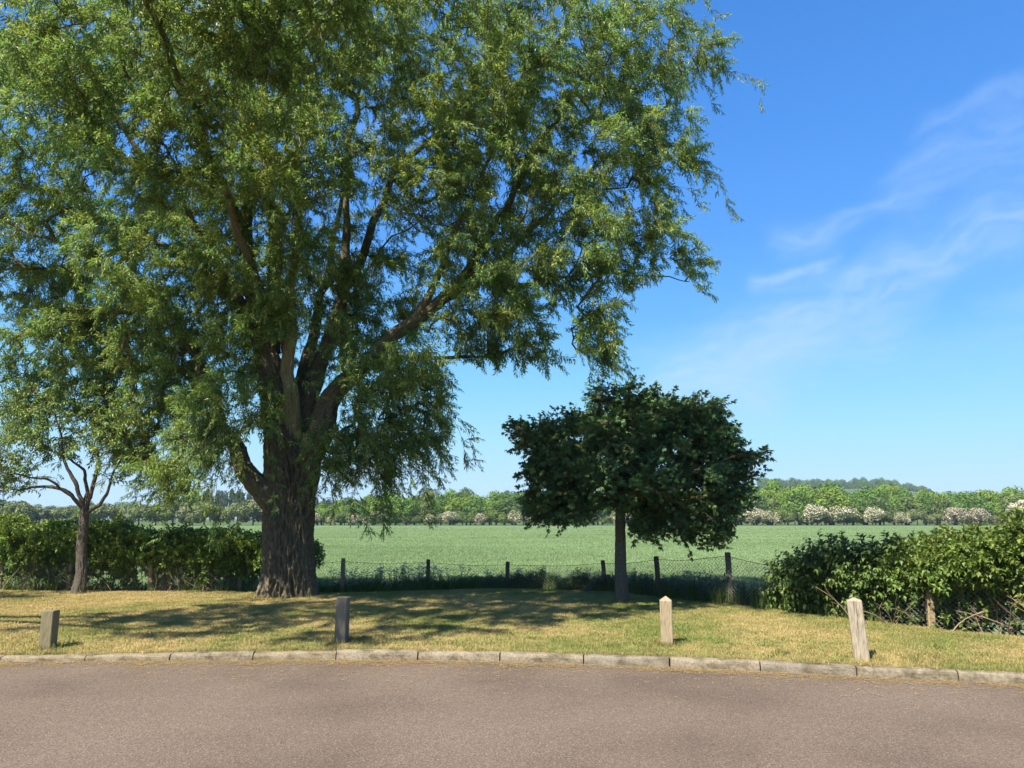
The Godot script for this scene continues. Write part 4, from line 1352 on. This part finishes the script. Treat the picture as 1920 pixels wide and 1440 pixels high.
func kerb() -> void:
	var r := RandomNumberGenerator.new()
	r.seed = 606
	var root := Node3D.new()
	root.name = "kerb"
	add_child(root)
	tag(root, "pale concrete kerb between the road and lawn", "kerb", "", "structure")
	# walk along the line in steps of a stone
	var x := -12.0
	# phase so that joints fall as seen
	x = -12.02
	var L := 0.915
	while x < 8.5:
		var z := kerb_z(x)
		# next point at distance L
		var x2 := x + L
		for k in 4:
			var d := Vector2(x2 - x, kerb_z(x2) - z).length()
			x2 = x + (x2 - x) * L / d
		var z2 := kerb_z(x2)
		var a := Vector3(x, 0, z)
		var b := Vector3(x2, 0, z2)
		var dir := (b - a).normalized()
		var inn := Vector3(dir.z, 0, -dir.x)
		if inn.z > 0: inn = -inn
		var gap := r.randf_range(0.004, 0.009)
		a += dir * gap
		b -= dir * gap
		var m := MB.new()
		var prof := [Vector2(0.0, -0.15), Vector2(0.004, 0.0), Vector2(0.012, 0.62), Vector2(0.022, 0.85), Vector2(0.036, 0.96), Vector2(0.055, 1.0), Vector2(0.125, 1.0), Vector2(0.128, -0.15)]
		var n := 12
		var jy := r.randfn() * 0.004
		var jz := r.randfn() * 0.004
		for i in n + 1:
			var t := float(i) / n
			var p := a.lerp(b, t)
			var hh := kerb_h(p.x) + jy
			var wear := 0.92 if i == 0 or i == n else 1.0
			for q in prof.size():
				var pr: Vector2 = prof[q]
				var chip := 0.007 * wob.get_noise_3d(p.x * 40.0, q * 17.0, 3.0) + 0.004 * wob.get_noise_3d(p.x * 160.0, q * 31.0, 9.0)
				var yy := pr.y * hh if pr.y > 0 else pr.y
				if q >= 1 and q <= 5:
					yy *= lerpf(1.0, wear, 0.5)
				m.V.push_back(p + inn * (pr.x + chip + jz + (0.004 if wear < 1 and q < 6 else 0.0)) + Vector3.UP * (yy + chip * 0.5))
		var k := prof.size()
		for i in n:
			for q in k - 1:
				var p := i * k + q
				m.I.append_array(PackedInt32Array([p, p + 1, p + k, p + 1, p + k + 1, p + k]))
		for e in [0, n]:
			for q in range(1, k - 1):
				m.I.append_array(PackedInt32Array([e * k, e * k + q, e * k + q + 1] if e else [e * k, e * k + q + 1, e * k + q]))
		put("kerb_stone", m.mesh(), M["kerb%d" % (r.randi() % 4)], root)
		x = x2


func grasses() -> void:
	var r := RandomNumberGenerator.new()
	r.seed = 707
	# mown turf
	var turf := stuff("grass", "short mown half dried grass covering the lawn", "grass")
	var verge := stuff("long_grass", "rough uncut green grass along the foot of the wire fence", "grass")
	var weeds := stuff("nettles_undergrowth", "dark nettles growing along the fence beside the maple", "nettles")
	var white := stuff("cow_parsley_weeds", "white flowering cow parsley by the fence near the great trunk", "weeds")
	var kinds := []
	for k in 3:
		kinds.append(tuft(r, 18, 0.030, 0.005, 0.10, 1.4, Color(.95, .95, .92), Color(1.25, 1.25, 1.2)))
	var X := [[], [], []]
	var C := [PackedColorArray(), PackedColorArray(), PackedColorArray()]
	for i in 46000:
		var x := r.randf_range(-13.5, 10.5)
		var t := r.randf()
		var z := lerpf(kerb_z(x) - 0.11, edge_z(x) - 0.9, t)
		if z > kerb_z(x) - 0.135 and r.randf() < 0.5:
			continue
		var w := r.randi() % 3
		var tall := r.randf_range(0.6, 1.25) * (1.0 + 0.5 * smoothstep(0.25, 0.0, t) * r.randf())
		if r.randf() < 0.03:
			tall *= 1.8
		X[w].append(Transform3D(Basis(Vector3.UP, r.randf() * TAU).scaled(Vector3(1.0, tall, 1.0)), Vector3(x, lawn_y(x, z), z)))
		var c := lawn_color(x, z)
		var v := r.randf_range(0.75, 1.2)
		c = Color(c.r * v, c.g * v, c.b * v)
		if r.randf() < 0.25:
			c = c.lerp(Color(.40, .31, .14) if r.randf() < 0.55 else Color(.11, .17, .04), 0.5)
		C[w].push_back(c)
	for k in 3:
		scatter("blades", kinds[k], M.blade, X[k], C[k], turf)
	# tufts left by the mower around the bollards, the trunks and along the kerb
	var long := tuft(r, 22, 0.10, 0.006, 0.07, 0.7, Color(.9, .9, .9), Color(1.1, 1.1, 1.1))
	var X2 := []
	var C2 := PackedColorArray()
	for s in [[-5.42, -9.02, .17, 12], [-2.05, -9.27, .18, 16], [1.83, -9.10, .16, 16], [3.70, -8.19, .2, 10], [4.35, -8.05, .25, 12], [3.1, -8.35, .25, 10], [1.95, -13.5, .25, 18], [-8.56, -15.0, .25, 16], [-4.3, -14.2, .7, 26], [1.3, -8.75, .4, 9]]:
		for k in int(s[3]):
			var a := r.randf() * TAU
			var d: float = s[2] * r.randf_range(0.55, 1.1)
			var x: float = s[0] + cos(a) * d
			var z: float = s[1] + sin(a) * d
			X2.append(Transform3D(Basis(Vector3.UP, r.randf() * TAU).scaled(Vector3.ONE * r.randf_range(.45, 1.0)), Vector3(x, lawn_y(x, z), z)))
			C2.push_back(Color(.15, .19, .055).lerp(Color(.32, .25, .11), r.randf()))
	for k in 420:
		var x := r.randf_range(-1.5, 8.0) if r.randf() < 0.75 else r.randf_range(-10.0, -1.5)
		var z := kerb_z(x) - 0.2 - absf(r.randfn()) * 0.9
		if lawn_patch.get_noise_2d(x * 2.0, z * 2.0) < 0.0:
			continue
		X2.append(Transform3D(Basis(Vector3.UP, r.randf() * TAU).scaled(Vector3(1.3, r.randf_range(.3, .6), 1.3)), Vector3(x, lawn_y(x, z), z)))
		C2.push_back(Color(.14, .22, .06).lerp(Color(.20, .25, .08), r.randf()))
	for k in 520:
		var x := r.randf_range(-11.0, 8.0)
		var z := kerb_z(x) - 0.13 - absf(r.randfn()) * 0.03
		X2.append(Transform3D(Basis(Vector3.UP, r.randf() * TAU).scaled(Vector3.ONE * r.randf_range(.3, .65)), Vector3(x, lawn_y(x, z), z)))
		C2.push_back(Color(.15, .19, .055).lerp(Color(.36, .28, .13), pow(r.randf(), 0.7)))
	scatter("long_blades", long, M.blade, X2, C2, turf)
	# coarse growth along the foot of the fence
	var rank := []
	for k in 3:
		rank.append(tuft(r, 26, 0.36, 0.011, 0.12, 0.55, Color(.8, .8, .8), Color(1.15, 1.15, 1.1)))
	var X3 := [[], [], []]
	var C3 := [PackedColorArray(), PackedColorArray(), PackedColorArray()]
	for k in 1500:
		var x := r.randf_range(-14.0, 5.2)
		if x < -4.6 and r.randf() < 0.85:
			continue
		var z := fence_z(x) + r.randf_range(-0.75, 0.28)
		var w := r.randi() % 3
		X3[w].append(Transform3D(Basis(Vector3.UP, r.randf() * TAU).scaled(Vector3.ONE * r.randf_range(.5, 1.15)), Vector3(x, ground_y(x, z), z)))
		C3[w].push_back(Color(.065, .115, .028).lerp(Color(.15, .19, .06), r.randf()))
	for k in 3:
		scatter("blades", rank[k], M.blade, X3[k], C3[k], verge)
	# nettles
	var nettle := []
	for k in 3:
		var m := MB.new()
		m.cols = true
		var c1 := Color(.035, .075, .02)
		var c2 := Color(.065, .12, .03)
		m.tube(PackedVector3Array([Vector3.ZERO, Vector3(.02 * k, .3, .02), Vector3(.03, .62, .05)]), PackedFloat32Array([.006, .005, .002]), 3, c2)
		for i in 20:
			var y := 0.08 + 0.54 * i / 20.0
			var a := i * 1.62 + r.randf() * 0.5
			var o := Vector3(cos(a), r.randf_range(-.35, .15), sin(a)).normalized()
			m.leaf(Vector3(.03 * y, y, .05 * y), o * 0.105 * (1.15 - y), o.cross(Vector3.UP).normalized() * 0.028, Vector3.UP, 0.25, c1.lerp(c2, r.randf()))
		nettle.append(m.mesh())
	var X4 := [[], [], []]
	var C4 := [PackedColorArray(), PackedColorArray(), PackedColorArray()]
	for k in 1500:
		var x := r.randf_range(-2.6, 4.6)
		var dens := smoothstep(-2.6, 1.2, x)
		if r.randf() > 0.2 + dens: continue
		var z := fence_z(x) - 0.05 - absf(r.randfn()) * 0.32
		var w := r.randi() % 3
		var s := r.randf_range(0.45, 0.75) + 0.42 * dens * r.randf() * (0.6 + 0.8 * wob.get_noise_1d(x * 30.0))
		X4[w].append(Transform3D(Basis(Vector3.UP, r.randf() * TAU) * Basis(Vector3.RIGHT, r.randfn() * .12).scaled(Vector3.ONE * s), Vector3(x, ground_y(x, z) - 0.02, z)))
		var v := r.randf_range(.8, 1.25)
		C4[w].push_back(Color(v, v, v))
	for k in 3:
		scatter("nettle_foliage", nettle[k], M.leaf_hedge, X4[k], C4[k], weeds)
	# cow parsley in flower
	var parsley := []
	for k in 2:
		var m := MB.new()
		m.cols = true
		var st := Color(.10, .16, .05)
		m.tube(PackedVector3Array([Vector3.ZERO, Vector3(.02, .4, .01), Vector3(.03, .66, .03)]), PackedFloat32Array([.006, .005, .003]), 3, st)
		for i in 10:
			var a := r.randf() * TAU
			var y := r.randf_range(.05, .42)
			var o := Vector3(cos(a), r.randf_range(0, .5), sin(a)).normalized()
			m.leaf(Vector3(.02, y, .01), o * .19, o.cross(Vector3.UP).normalized() * .05, Vector3.UP, 0.2, Color(.07, .13, .035))
		for u in 6:
			var a := r.randf() * TAU
			var tip := Vector3(cos(a) * r.randf_range(.03, .16), r.randf_range(.58, .8), sin(a) * r.randf_range(.03, .16))
			m.tube(PackedVector3Array([Vector3(.025, .5, .02), tip]), PackedFloat32Array([.003, .002]), 3, st)
			for f in 15:
				var a2 := r.randf() * TAU
				var p := tip + Vector3(cos(a2), 0, sin(a2)) * .036 * sqrt(r.randf()) + Vector3.UP * r.randf_range(0, .014)
				var s1 := Vector3(r.randfn(), r.randfn() * .5, r.randfn()).normalized() * .008
				var s2 := s1.cross(Vector3(r.randfn(), 2, r.randfn())).normalized() * .008
				m.quad(p - s1 - s2, p - s1 + s2, p + s1 + s2, p + s1 - s2, Color(.68, .68, .58))
		parsley.append(m.mesh())
	var X5 := [[], []]
	var C5 := [PackedColorArray(), PackedColorArray()]
	for k in 150:
		var x := r.randf_range(-3.9, -1.6) if r.randf() < 0.85 else r.randf_range(-1.6, 0.2)
		var z := fence_z(x) - 0.15 - r.randf() * 0.8
		var w := r.randi() % 2
		X5[w].append(Transform3D(Basis(Vector3.UP, r.randf() * TAU).scaled(Vector3.ONE * r.randf_range(.5, .95)), Vector3(x, ground_y(x, z) - .02, z)))
		C5[w].push_back(Color.WHITE)
	for k in 2:
		scatter("flower_foliage", parsley[k], M.petal, X5[k], C5[k], white)


func crop() -> void:
	var r := RandomNumberGenerator.new()
	r.seed = 808
	var growing := stuff("crop_grass", "young green cereal crop filling the wide field", "crop")
	var kinds := []
	for k in 3:
		kinds.append(tuft(r, 34, 0.20, 0.010, 0.22, 0.9, Color(.9, .9, .92), Color(1.1, 1.1, 1.06)))
	var X := [[], [], []]
	var C := [PackedColorArray(), PackedColorArray(), PackedColorArray()]
	var patch := FastNoiseLite.new()
	patch.seed = 81
	patch.frequency = 0.05
	for i in 110000:
		var d := 17.0 + 130.0 * pow(r.randf(), 2.1)
		var x := r.randf_range(-0.72, 0.76) * d
		if d < 18.0 + absf(x) * 0.0 and -d > fence_z(x) - 1.2: continue
		if -d > fence_z(clampf(x, -14.0, 8.0)) - 1.3: continue
		var w := r.randi() % 3
		var s := 0.85 + d / 120.0
		X[w].append(Transform3D(Basis(Vector3.UP, r.randf() * TAU).scaled(Vector3(s, r.randf_range(.75, 1.1), s)), Vector3(x, FIELD_Y, -d)))
		var v := r.randf_range(.9, 1.1) * (1.0 + 0.24 * patch.get_noise_2d(x, d * 2.5))
		C[w].push_back(Color(.215 * v, .305 * v, .148 * v))
	for k in 3:
		scatter("blades", kinds[k], M.blade, X[k], C[k], growing)


func litter() -> void:
	# dry grass clippings, leaf scraps and grit gathered against the kerb
	var r := RandomNumberGenerator.new()
	r.seed = 909
	var m := MB.new()
	m.cols = true
	for i in 7:
		var a := r.randf() * TAU
		var p := Vector3(r.randfn() * .03, 0.003 + r.randf() * .005, r.randfn() * .02)
		var d := Vector3(cos(a), r.randf_range(-.05, .12), sin(a)) * r.randf_range(.008, .03)
		m.leaf(p - d * .5, d, d.cross(Vector3.UP).normalized() * r.randf_range(.0015, .004), Vector3.UP, 0.05, Color(1, 1, 1) * r.randf_range(.7, 1.2))
	var mesh := m.mesh()
	var X := []
	var C := PackedColorArray()
	for i in 11500:
		var x := r.randf_range(-9.5, 7.5)
		var off := absf(r.randfn()) * 0.13 if r.randf() < 0.72 else absf(r.randfn()) * 0.55
		var z := kerb_z(x) + 0.01 + off
		if r.randf() < 0.25 + 0.5 * wob.get_noise_2d(x * 18.0, 5.0):
			continue
		X.append(Transform3D(Basis(Vector3.UP, r.randf() * TAU).scaled(Vector3.ONE * r.randf_range(.5, 1.3)), Vector3(x, 0.001, z)))
		C.push_back(Color(.42, .32, .15).lerp(Color(.22, .15, .08), r.randf()))
	for i in 500:
		var x := r.randf_range(-6.5, 6.0)
		var z := kerb_z(x) + r.randf_range(0.3, 4.0)
		X.append(Transform3D(Basis(Vector3.UP, r.randf() * TAU).scaled(Vector3.ONE * r.randf_range(.2, .6)), Vector3(x, 0.001, z)))
		C.push_back(Color(.34, .28, .19))
	tag(scatter("litter", mesh, M.straw, X, C), "dry grass scraps and grit lying on the road along the kerb", "litter")


# ---------------------------------------------------------------- far trees
func puff_mesh(r: RandomNumberGenerator, rx: float, ry: float, rz: float, lumps: int, faces: int, size: float, ca: Color, cb: Color, low := -0.55, flower := 0.0, fc := Color.WHITE) -> ArrayMesh:
	# a crown of overlapping clumps, each covered with leaf-spray faces; centre at the origin
	var m := MB.new()
	m.cols = true
	var cl := []
	for i in lumps:
		var v := Vector3(r.randfn(), r.randfn(), r.randfn()).normalized()
		if v.y < low:
			v.y = -v.y
		var s := r.randf_range(0.26, 0.46)
		var k := pow(r.randf_range(0.25, 1.0), 0.4) * (1.0 - s * 0.75)
		cl.append([v * k, s, r.randf_range(.8, 1.2), r.randf() < flower])
	for i in faces:
		var c: Array = cl[i % cl.size()]
		var v := Vector3(r.randfn(), r.randfn() * 1.0, r.randfn()).normalized()
		var p: Vector3 = (c[0] + v * c[1] * r.randf_range(0.8, 1.08)) * Vector3(rx, ry, rz)
		var nrm := (v + Vector3(r.randfn(), r.randfn(), r.randfn()) * 0.45).normalized()
		var s1 := nrm.cross(Vector3(r.randfn(), r.randfn(), r.randfn())).normalized()
		var s2 := nrm.cross(s1)
		var z := size * r.randf_range(0.6, 1.35)
		var col := ca.lerp(cb, r.randf())
		col = Color(col.r * c[2], col.g * c[2], col.b * c[2])
		if c[3] and r.randf() < 0.62:
			var q := r.randf_range(.75, 1.15)
			col = Color(fc.r * q, fc.g * q, fc.b * q)
		m.tri(p - s1 * z, p + s2 * z * 0.9, p + s1 * z, col)
		m.tri(p - s1 * z * .6, p + s1 * z * .8, p - s2 * z * 0.8 + nrm * z * .3, col)
	return m.mesh()


func stem_mesh(h: float, rad: float) -> ArrayMesh:
	var m := MB.new()
	m.smooth = true
	m.tube(PackedVector3Array([Vector3(0, -.3, 0), Vector3(.05, h * .35, 0), Vector3(-.05, h * .7, .05), Vector3(.1, h, 0)]), PackedFloat32Array([rad, rad * .8, rad * .5, rad * .15]), 6)
	return m.mesh()


func make_tree(called: String, crown: Mesh, h: float, lift: float, rad: float) -> Node3D:
	var o := Node3D.new()
	o.name = called
	var c := MeshInstance3D.new()
	c.name = "crown"
	c.mesh = crown
	c.material_override = M.leaf_far
	c.position.y = lift
	c.set_meta("kind", "stuff")
	o.add_child(c)
	var t := MeshInstance3D.new()
	t.name = "trunk"
	t.mesh = stem_mesh(h, rad)
	t.material_override = M.dark_stem
	o.add_child(t)
	return o


func place(proto: Node3D, called: String, at: Vector3, s: Vector3, turn: float, label: String, category: String, group: String) -> void:
	var o: Node3D = proto.duplicate()
	o.name = numbered(called)
	add_child(o)
	o.position = at
	o.rotation.y = turn
	o.scale = s
	tag(o, label, category, group)


func far_x(px: float, d: float) -> float:
	return px * d


func woods() -> void:
	var r := RandomNumberGenerator.new()
	r.seed = 1001
	var G := [
		[Color(0.097, 0.176, 0.033), Color(0.159, 0.250, 0.051)], [Color(0.076, 0.149, 0.033), Color(0.128, 0.213, 0.047)], [Color(0.123, 0.197, 0.031), Color(0.195, 0.276, 0.051)],
		[Color(0.071, 0.127, 0.040), Color(0.118, 0.180, 0.053)], [Color(0.108, 0.154, 0.047), Color(0.164, 0.213, 0.068)]]
	var trees := []
	for k in 8:
		var g: Array = G[k % 5]
		trees.append(make_tree("tree", puff_mesh(r, 3.6, 4.0, 3.6, 34, 4600, 0.20, g[0], g[1], -0.8), 6.0, 4.3, 0.25))
	var bushes := []
	for k in 4:
		var g: Array = [[Color(0.111, 0.143, 0.058), Color(0.169, 0.202, 0.085)], [Color(0.078, 0.124, 0.039), Color(0.130, 0.182, 0.052)], [Color(0.130, 0.156, 0.072), Color(0.189, 0.208, 0.098)], [Color(0.098, 0.143, 0.039), Color(0.163, 0.208, 0.058)]][k]
		bushes.append(make_tree("bush", puff_mesh(r, 2.6, 2.1, 2.4, 26, 4000, 0.17, g[0], g[1], -0.4), 2.4, 1.7, 0.12))
	var may := []
	for k in 4:
		may.append(make_tree("hawthorn", puff_mesh(r, 2.5, 2.2, 2.3, 26, 4400, 0.125, Color(.07, .11, .03), Color(.12, .15, .05), -0.5, [0.95, 0.8, 0.55, 0.9][k], [Color(.56, .52, .40), Color(.54, .48, .38), Color(.50, .47, .34), Color(.50, .42, .36)][k]), 2.6, 1.9, 0.12))
	# the wood across the field: rows of crowns along its edge. Heights follow the skyline.
	var sky := [[-0.75, 4.0], [-0.50, 4.2], [-0.33, 5.0], [-0.27, 5.3], [-0.24, 6.4], [-0.20, 8.2], [-0.15, 9.2], [-0.08, 9.6], [-0.02, 9.8], [0.04, 9.8], [0.12, 9.8], [0.22, 10.2], [0.30, 11.2], [0.36, 12.0], [0.44, 12.0], [0.52, 11.6], [0.60, 10.6], [0.68, 10.2], [0.80, 10.2]]
	for row in 3:
		var d: float = [203.0, 209.0, 216.0][row]
		var u := -0.285 if row else -0.27
		while u < 0.78:
			var top: float = along(sky, u) * [0.80, 0.95, 1.02][row] * r.randf_range(0.78, 1.10)
			var s := top / 8.2
			var wide := r.randf_range(0.8, 1.55) * (0.75 + 0.25 * s)
			var at := Vector3(u * d, -0.3, -d + r.randf_range(-2, 2))
			var kind := r.randi() % 8
			var word: String = ["fresh green", "mid green", "yellow green", "dull green", "olive green"][kind % 5]
			place(trees[kind], "woodland_tree", at, Vector3(wide, s, wide), r.randf() * TAU, "%s leafy tree in the wood across the field" % word, "tree", "%s trees of the wood" % word)
			u += (0.020 if row == 0 else 0.023) * r.randf_range(0.8, 1.2) * wide
	# understorey bushes at the field edge
	var u2 := -0.28
	while u2 < 0.78:
		var d := 200.0
		var kind := r.randi() % 4
		var s := r.randf_range(0.7, 1.15)
		place(bushes[kind], "field_bush", Vector3(u2 * d, -0.3, -d + r.randf_range(-.6, .6)), Vector3(s * 1.1, s, s), r.randf() * TAU, "%s bush along the far field edge" % ["grey green", "dark green", "dusty green", "light green"][kind], "bush", "%s bushes at the field edge" % ["grey green", "dark green", "dusty green", "light green"][kind])
		u2 += r.randf_range(0.010, 0.018)
	# hawthorns in flower
	var hs := [
		[-0.266, .85, 0, "cream flowering hawthorn just beside the great trunk across the field"], [-0.243, .62, 2, "small dull flowering hawthorn second from the great trunk"], [-0.211, .78, 3, "pinkish brown hawthorn third from the great trunk"], [-0.194, .6, 2, "faint low hawthorn beside the pinkish brown one"],
		[-0.110, .72, 0, "small white-topped hawthorn midway along the wood"], [-0.083, .95, 0, "bright cream hawthorn midway along the wood edge"], [-0.043, .85, 3, "narrow pinkish hawthorn left of the largest mid-wood bush"], [0.006, 1.15, 2, "large pale green hawthorn just coming into flower"],
		[0.032, 1.15, 3, "pink-tinged hawthorn touching the pale green one"], [0.058, 1.2, 1, "cream-topped hawthorn at the maple crown's edge"], [0.095, 1.0, 1, "cream hawthorn glimpsed below the maple crown"], [0.147, 1.0, 0, "hawthorn seen beside the maple trunk"],
		[0.322, 1.25, 1, "cream hawthorn emerging past the maple crown"], [0.343, 1.15, 2, "dull pale hawthorn beside a round green bush"], [0.408, 1.5, 0, "broad cream-white hawthorn in the field's open gap"], [0.444, 1.55, 0, "broad cream-white hawthorn touching its twin on the bramble side"],
		[0.486, 1.3, 0, "rounded white hawthorn standing alone by the field corner"], [0.520, .95, 2, "greenish hawthorn just above the shaded shrub"], [0.594, 1.45, 3, "pinkish hawthorn above the sunlit bramble"], [0.622, 1.3, 3, "second pinkish hawthorn above the sunlit bramble"], [0.685, 1.75, 1, "large cream hawthorn above the end of the bramble hedge"]]
	for h in hs:
		var d := 196.5
		place(may[h[2]], "hawthorn_bush", Vector3(h[0] * d, -0.3, -d - r.randf() * 1.5), Vector3(h[1] * r.randf_range(.85, 1.08), h[1] * r.randf_range(.85, 1.02), h[1]), r.randf_range(-.5, .5), h[3], "hawthorn", "flowering hawthorns along the wood")
	# scrub on the left side of the field
	var sc := [[-0.66, 1.5], [-0.63, 1.2], [-0.60, 1.4], [-0.57, 1.3], [-0.545, 1.55], [-0.52, 1.35], [-0.497, 1.6], [-0.475, 1.45], [-0.452, 1.7], [-0.43, 1.25], [-0.41, 1.55], [-0.388, 1.35], [-0.366, 1.6], [-0.345, 1.75], [-0.325, 1.3], [-0.305, 1.2], [-0.285, 1.1]]
	for i in sc.size():
		var d := 192.0 + 6.0 * (i % 3)
		var s: float = sc[i][1] * r.randf_range(0.85, 1.1)
		place(bushes[[0, 2, 0, 3][i % 4]], "scrub_bush", Vector3(sc[i][0] * d, -0.3, -d), Vector3(s * 1.25, s, s), r.randf() * TAU, "rounded grey green scrub bush beyond the leafy hedge", "bush", "scrub across the field beyond the hedge")
	# poplars
	var pops := []
	for k in 3:
		pops.append(make_tree("poplar", puff_mesh(r, 1.6, 8.6, 1.6, 28, 2600, 0.36, Color(.040, .075, .030), Color(.070, .110, .040), -0.9), 9.0, 9.2, 0.3))
	var pu := -0.462
	var pi := 0
	while pu < -0.228:
		if not (pu > -0.335 and pu < -0.285):
			var s := r.randf_range(0.84, 1.06) * (1.0 if pu < -0.3 else lerpf(0.85, 0.62, (pu + 0.285) / 0.06))
			place(pops[pi % 3], "poplar_tree", Vector3(pu * 400.0, -0.3, -400 + r.randf_range(-4, 4)), Vector3(1, s, 1), r.randf() * TAU, "tall dark poplar in the row behind the great willow trunk", "tree", "poplar row beyond the field")
			pi += 1
		pu += r.randf_range(0.0046, 0.0068)
	place(pops[0], "poplar_tree", Vector3(0.626 * 520.0, 7.0, -520), Vector3(1, .62, 1), 0.4, "shorter of two lone poplars on the skyline past the hill", "tree", "")
	place(pops[1], "poplar_tree", Vector3(0.634 * 520.0, 7.2, -520), Vector3(1, .68, 1), 1.4, "taller of two lone poplars on the skyline past the hill", "tree", "")
	# pale trees in the haze on the left
	for i in 12:
		var u := -0.70 + i * 0.022 + r.randf_range(-.006, .006)
		var s := r.randf_range(1.0, 1.5)
		place(trees[[1, 3, 4][i % 3]], "distant_tree", Vector3(u * 420, -0.3, -420), Vector3(s * 1.5, s, s), r.randf() * TAU, "hazy distant tree low on the skyline above the leafy hedge", "tree", "hazy trees above the hedge")
	# the hill and the trees along its ridge
	var hill := MB.new()
	var nx := 60
	var nz := 14
	for i in nx + 1:
		for j in nz + 1:
			var u := lerpf(-0.1, 1.1, float(i) / nx)
			var d := lerpf(480.0, 1300.0, float(j) / nz)
			var crest := smoothstep(0.14, 0.34, u) * (1.0 - 0.52 * smoothstep(0.50, 0.66, u))
			var y := -0.4 + 34.0 * crest * smoothstep(0.0, 0.42, float(j) / nz) + 0.6 * wob.get_noise_2d(u * 400.0, d * .3)
			hill.V.push_back(Vector3(u * d, y, -d))
	for i in nx:
		for j in nz:
			var p := i * (nz + 1) + j
			var q := p + nz + 1
			hill.I.append_array(PackedInt32Array([p, p + 1, q, q, p + 1, q + 1]))
	tag(put("hill", hill.mesh(), M.hill), "low wooded hill on the skyline past the maple", "hill", "", "structure")
	var ru := 0.335
	while ru < 0.565:
		var s := r.randf_range(1.15, 1.6) * (1.0 if ru < 0.52 else 0.8)
		var d := r.randf_range(780, 840)
		var crest := smoothstep(0.14, 0.34, ru) * (1.0 - 0.52 * smoothstep(0.50, 0.66, ru))
		place(trees[[1, 3, 3][r.randi() % 3]], "ridge_tree", Vector3(ru * d, -3.6 + 34.0 * crest * smoothstep(0.0, 0.42, (d - 480.0) / 820.0), -d), Vector3(s * 1.1, s * 1.2, s), r.randf() * TAU, "dark blue-green tree on the ridge of the distant hill", "tree", "trees along the hill ridge")
		ru += r.randf_range(0.004, 0.0075)
	for p in trees + bushes + may + pops:
		p.free()


# ---------------------------------------------------------------- everything
func _ready() -> void:
	var cam := Camera3D.new()
	cam.name = "camera"
	add_child(cam)
	cam.position = Vector3(0, 1.55, 0)
	cam.rotation_degrees = Vector3(10.33, 0, 0)
	cam.fov = 55.0
	cam.far = 6000.0
	cam.current = true

	var env := Environment.new()
	env.background_mode = Environment.BG_SKY
	var sky := Sky.new()
	var pan := PanoramaSkyMaterial.new()
	pan.panorama = sky_panorama()
	pan.energy_multiplier = 0.40
	sky.sky_material = pan
	env.sky = sky
	env.tonemap_mode = Environment.TONE_MAPPER_LINEAR
	env.tonemap_exposure = 2.75
	env.sdfgi_enabled = true
	env.ssao_enabled = true
	env.ssil_enabled = true
	env.fog_enabled = true
	env.fog_density = 0.0002
	env.fog_light_color = Color(0.80, 0.90, 1.0)
	var we := WorldEnvironment.new()
	we.name = "environment"
	we.environment = env
	add_child(we)

	var sun := DirectionalLight3D.new()
	sun.name = "sun"
	add_child(sun)
	sun.light_energy = 1.42
	sun.light_color = Color(1.0, 0.965, 0.90)
	sun.light_angular_distance = 0.53
	sun.shadow_enabled = true
	sun.rotation_degrees = Vector3(-sun_elev, -sun_side, 0)

	rng.seed = 1
	lawn_noise.seed = 3
	lawn_noise.frequency = 2.2
	lawn_noise.fractal_octaves = 4
	lawn_patch.seed = 4
	lawn_patch.frequency = 0.35
	lawn_patch.fractal_octaves = 3
	bark_noise.seed = 5
	bark_noise.frequency = 0.55
	bark_noise.fractal_octaves = 3
	wob.seed = 6
	wob.frequency = 0.05
	wob.fractal_octaves = 2

	materials()
	grounds()
	kerb()
	woods()
	crop()
	fence()
	hedges()
	willow()
	roadside_tree()
	small_tree()
	sapling()
	bollards()
	grasses()
	litter()
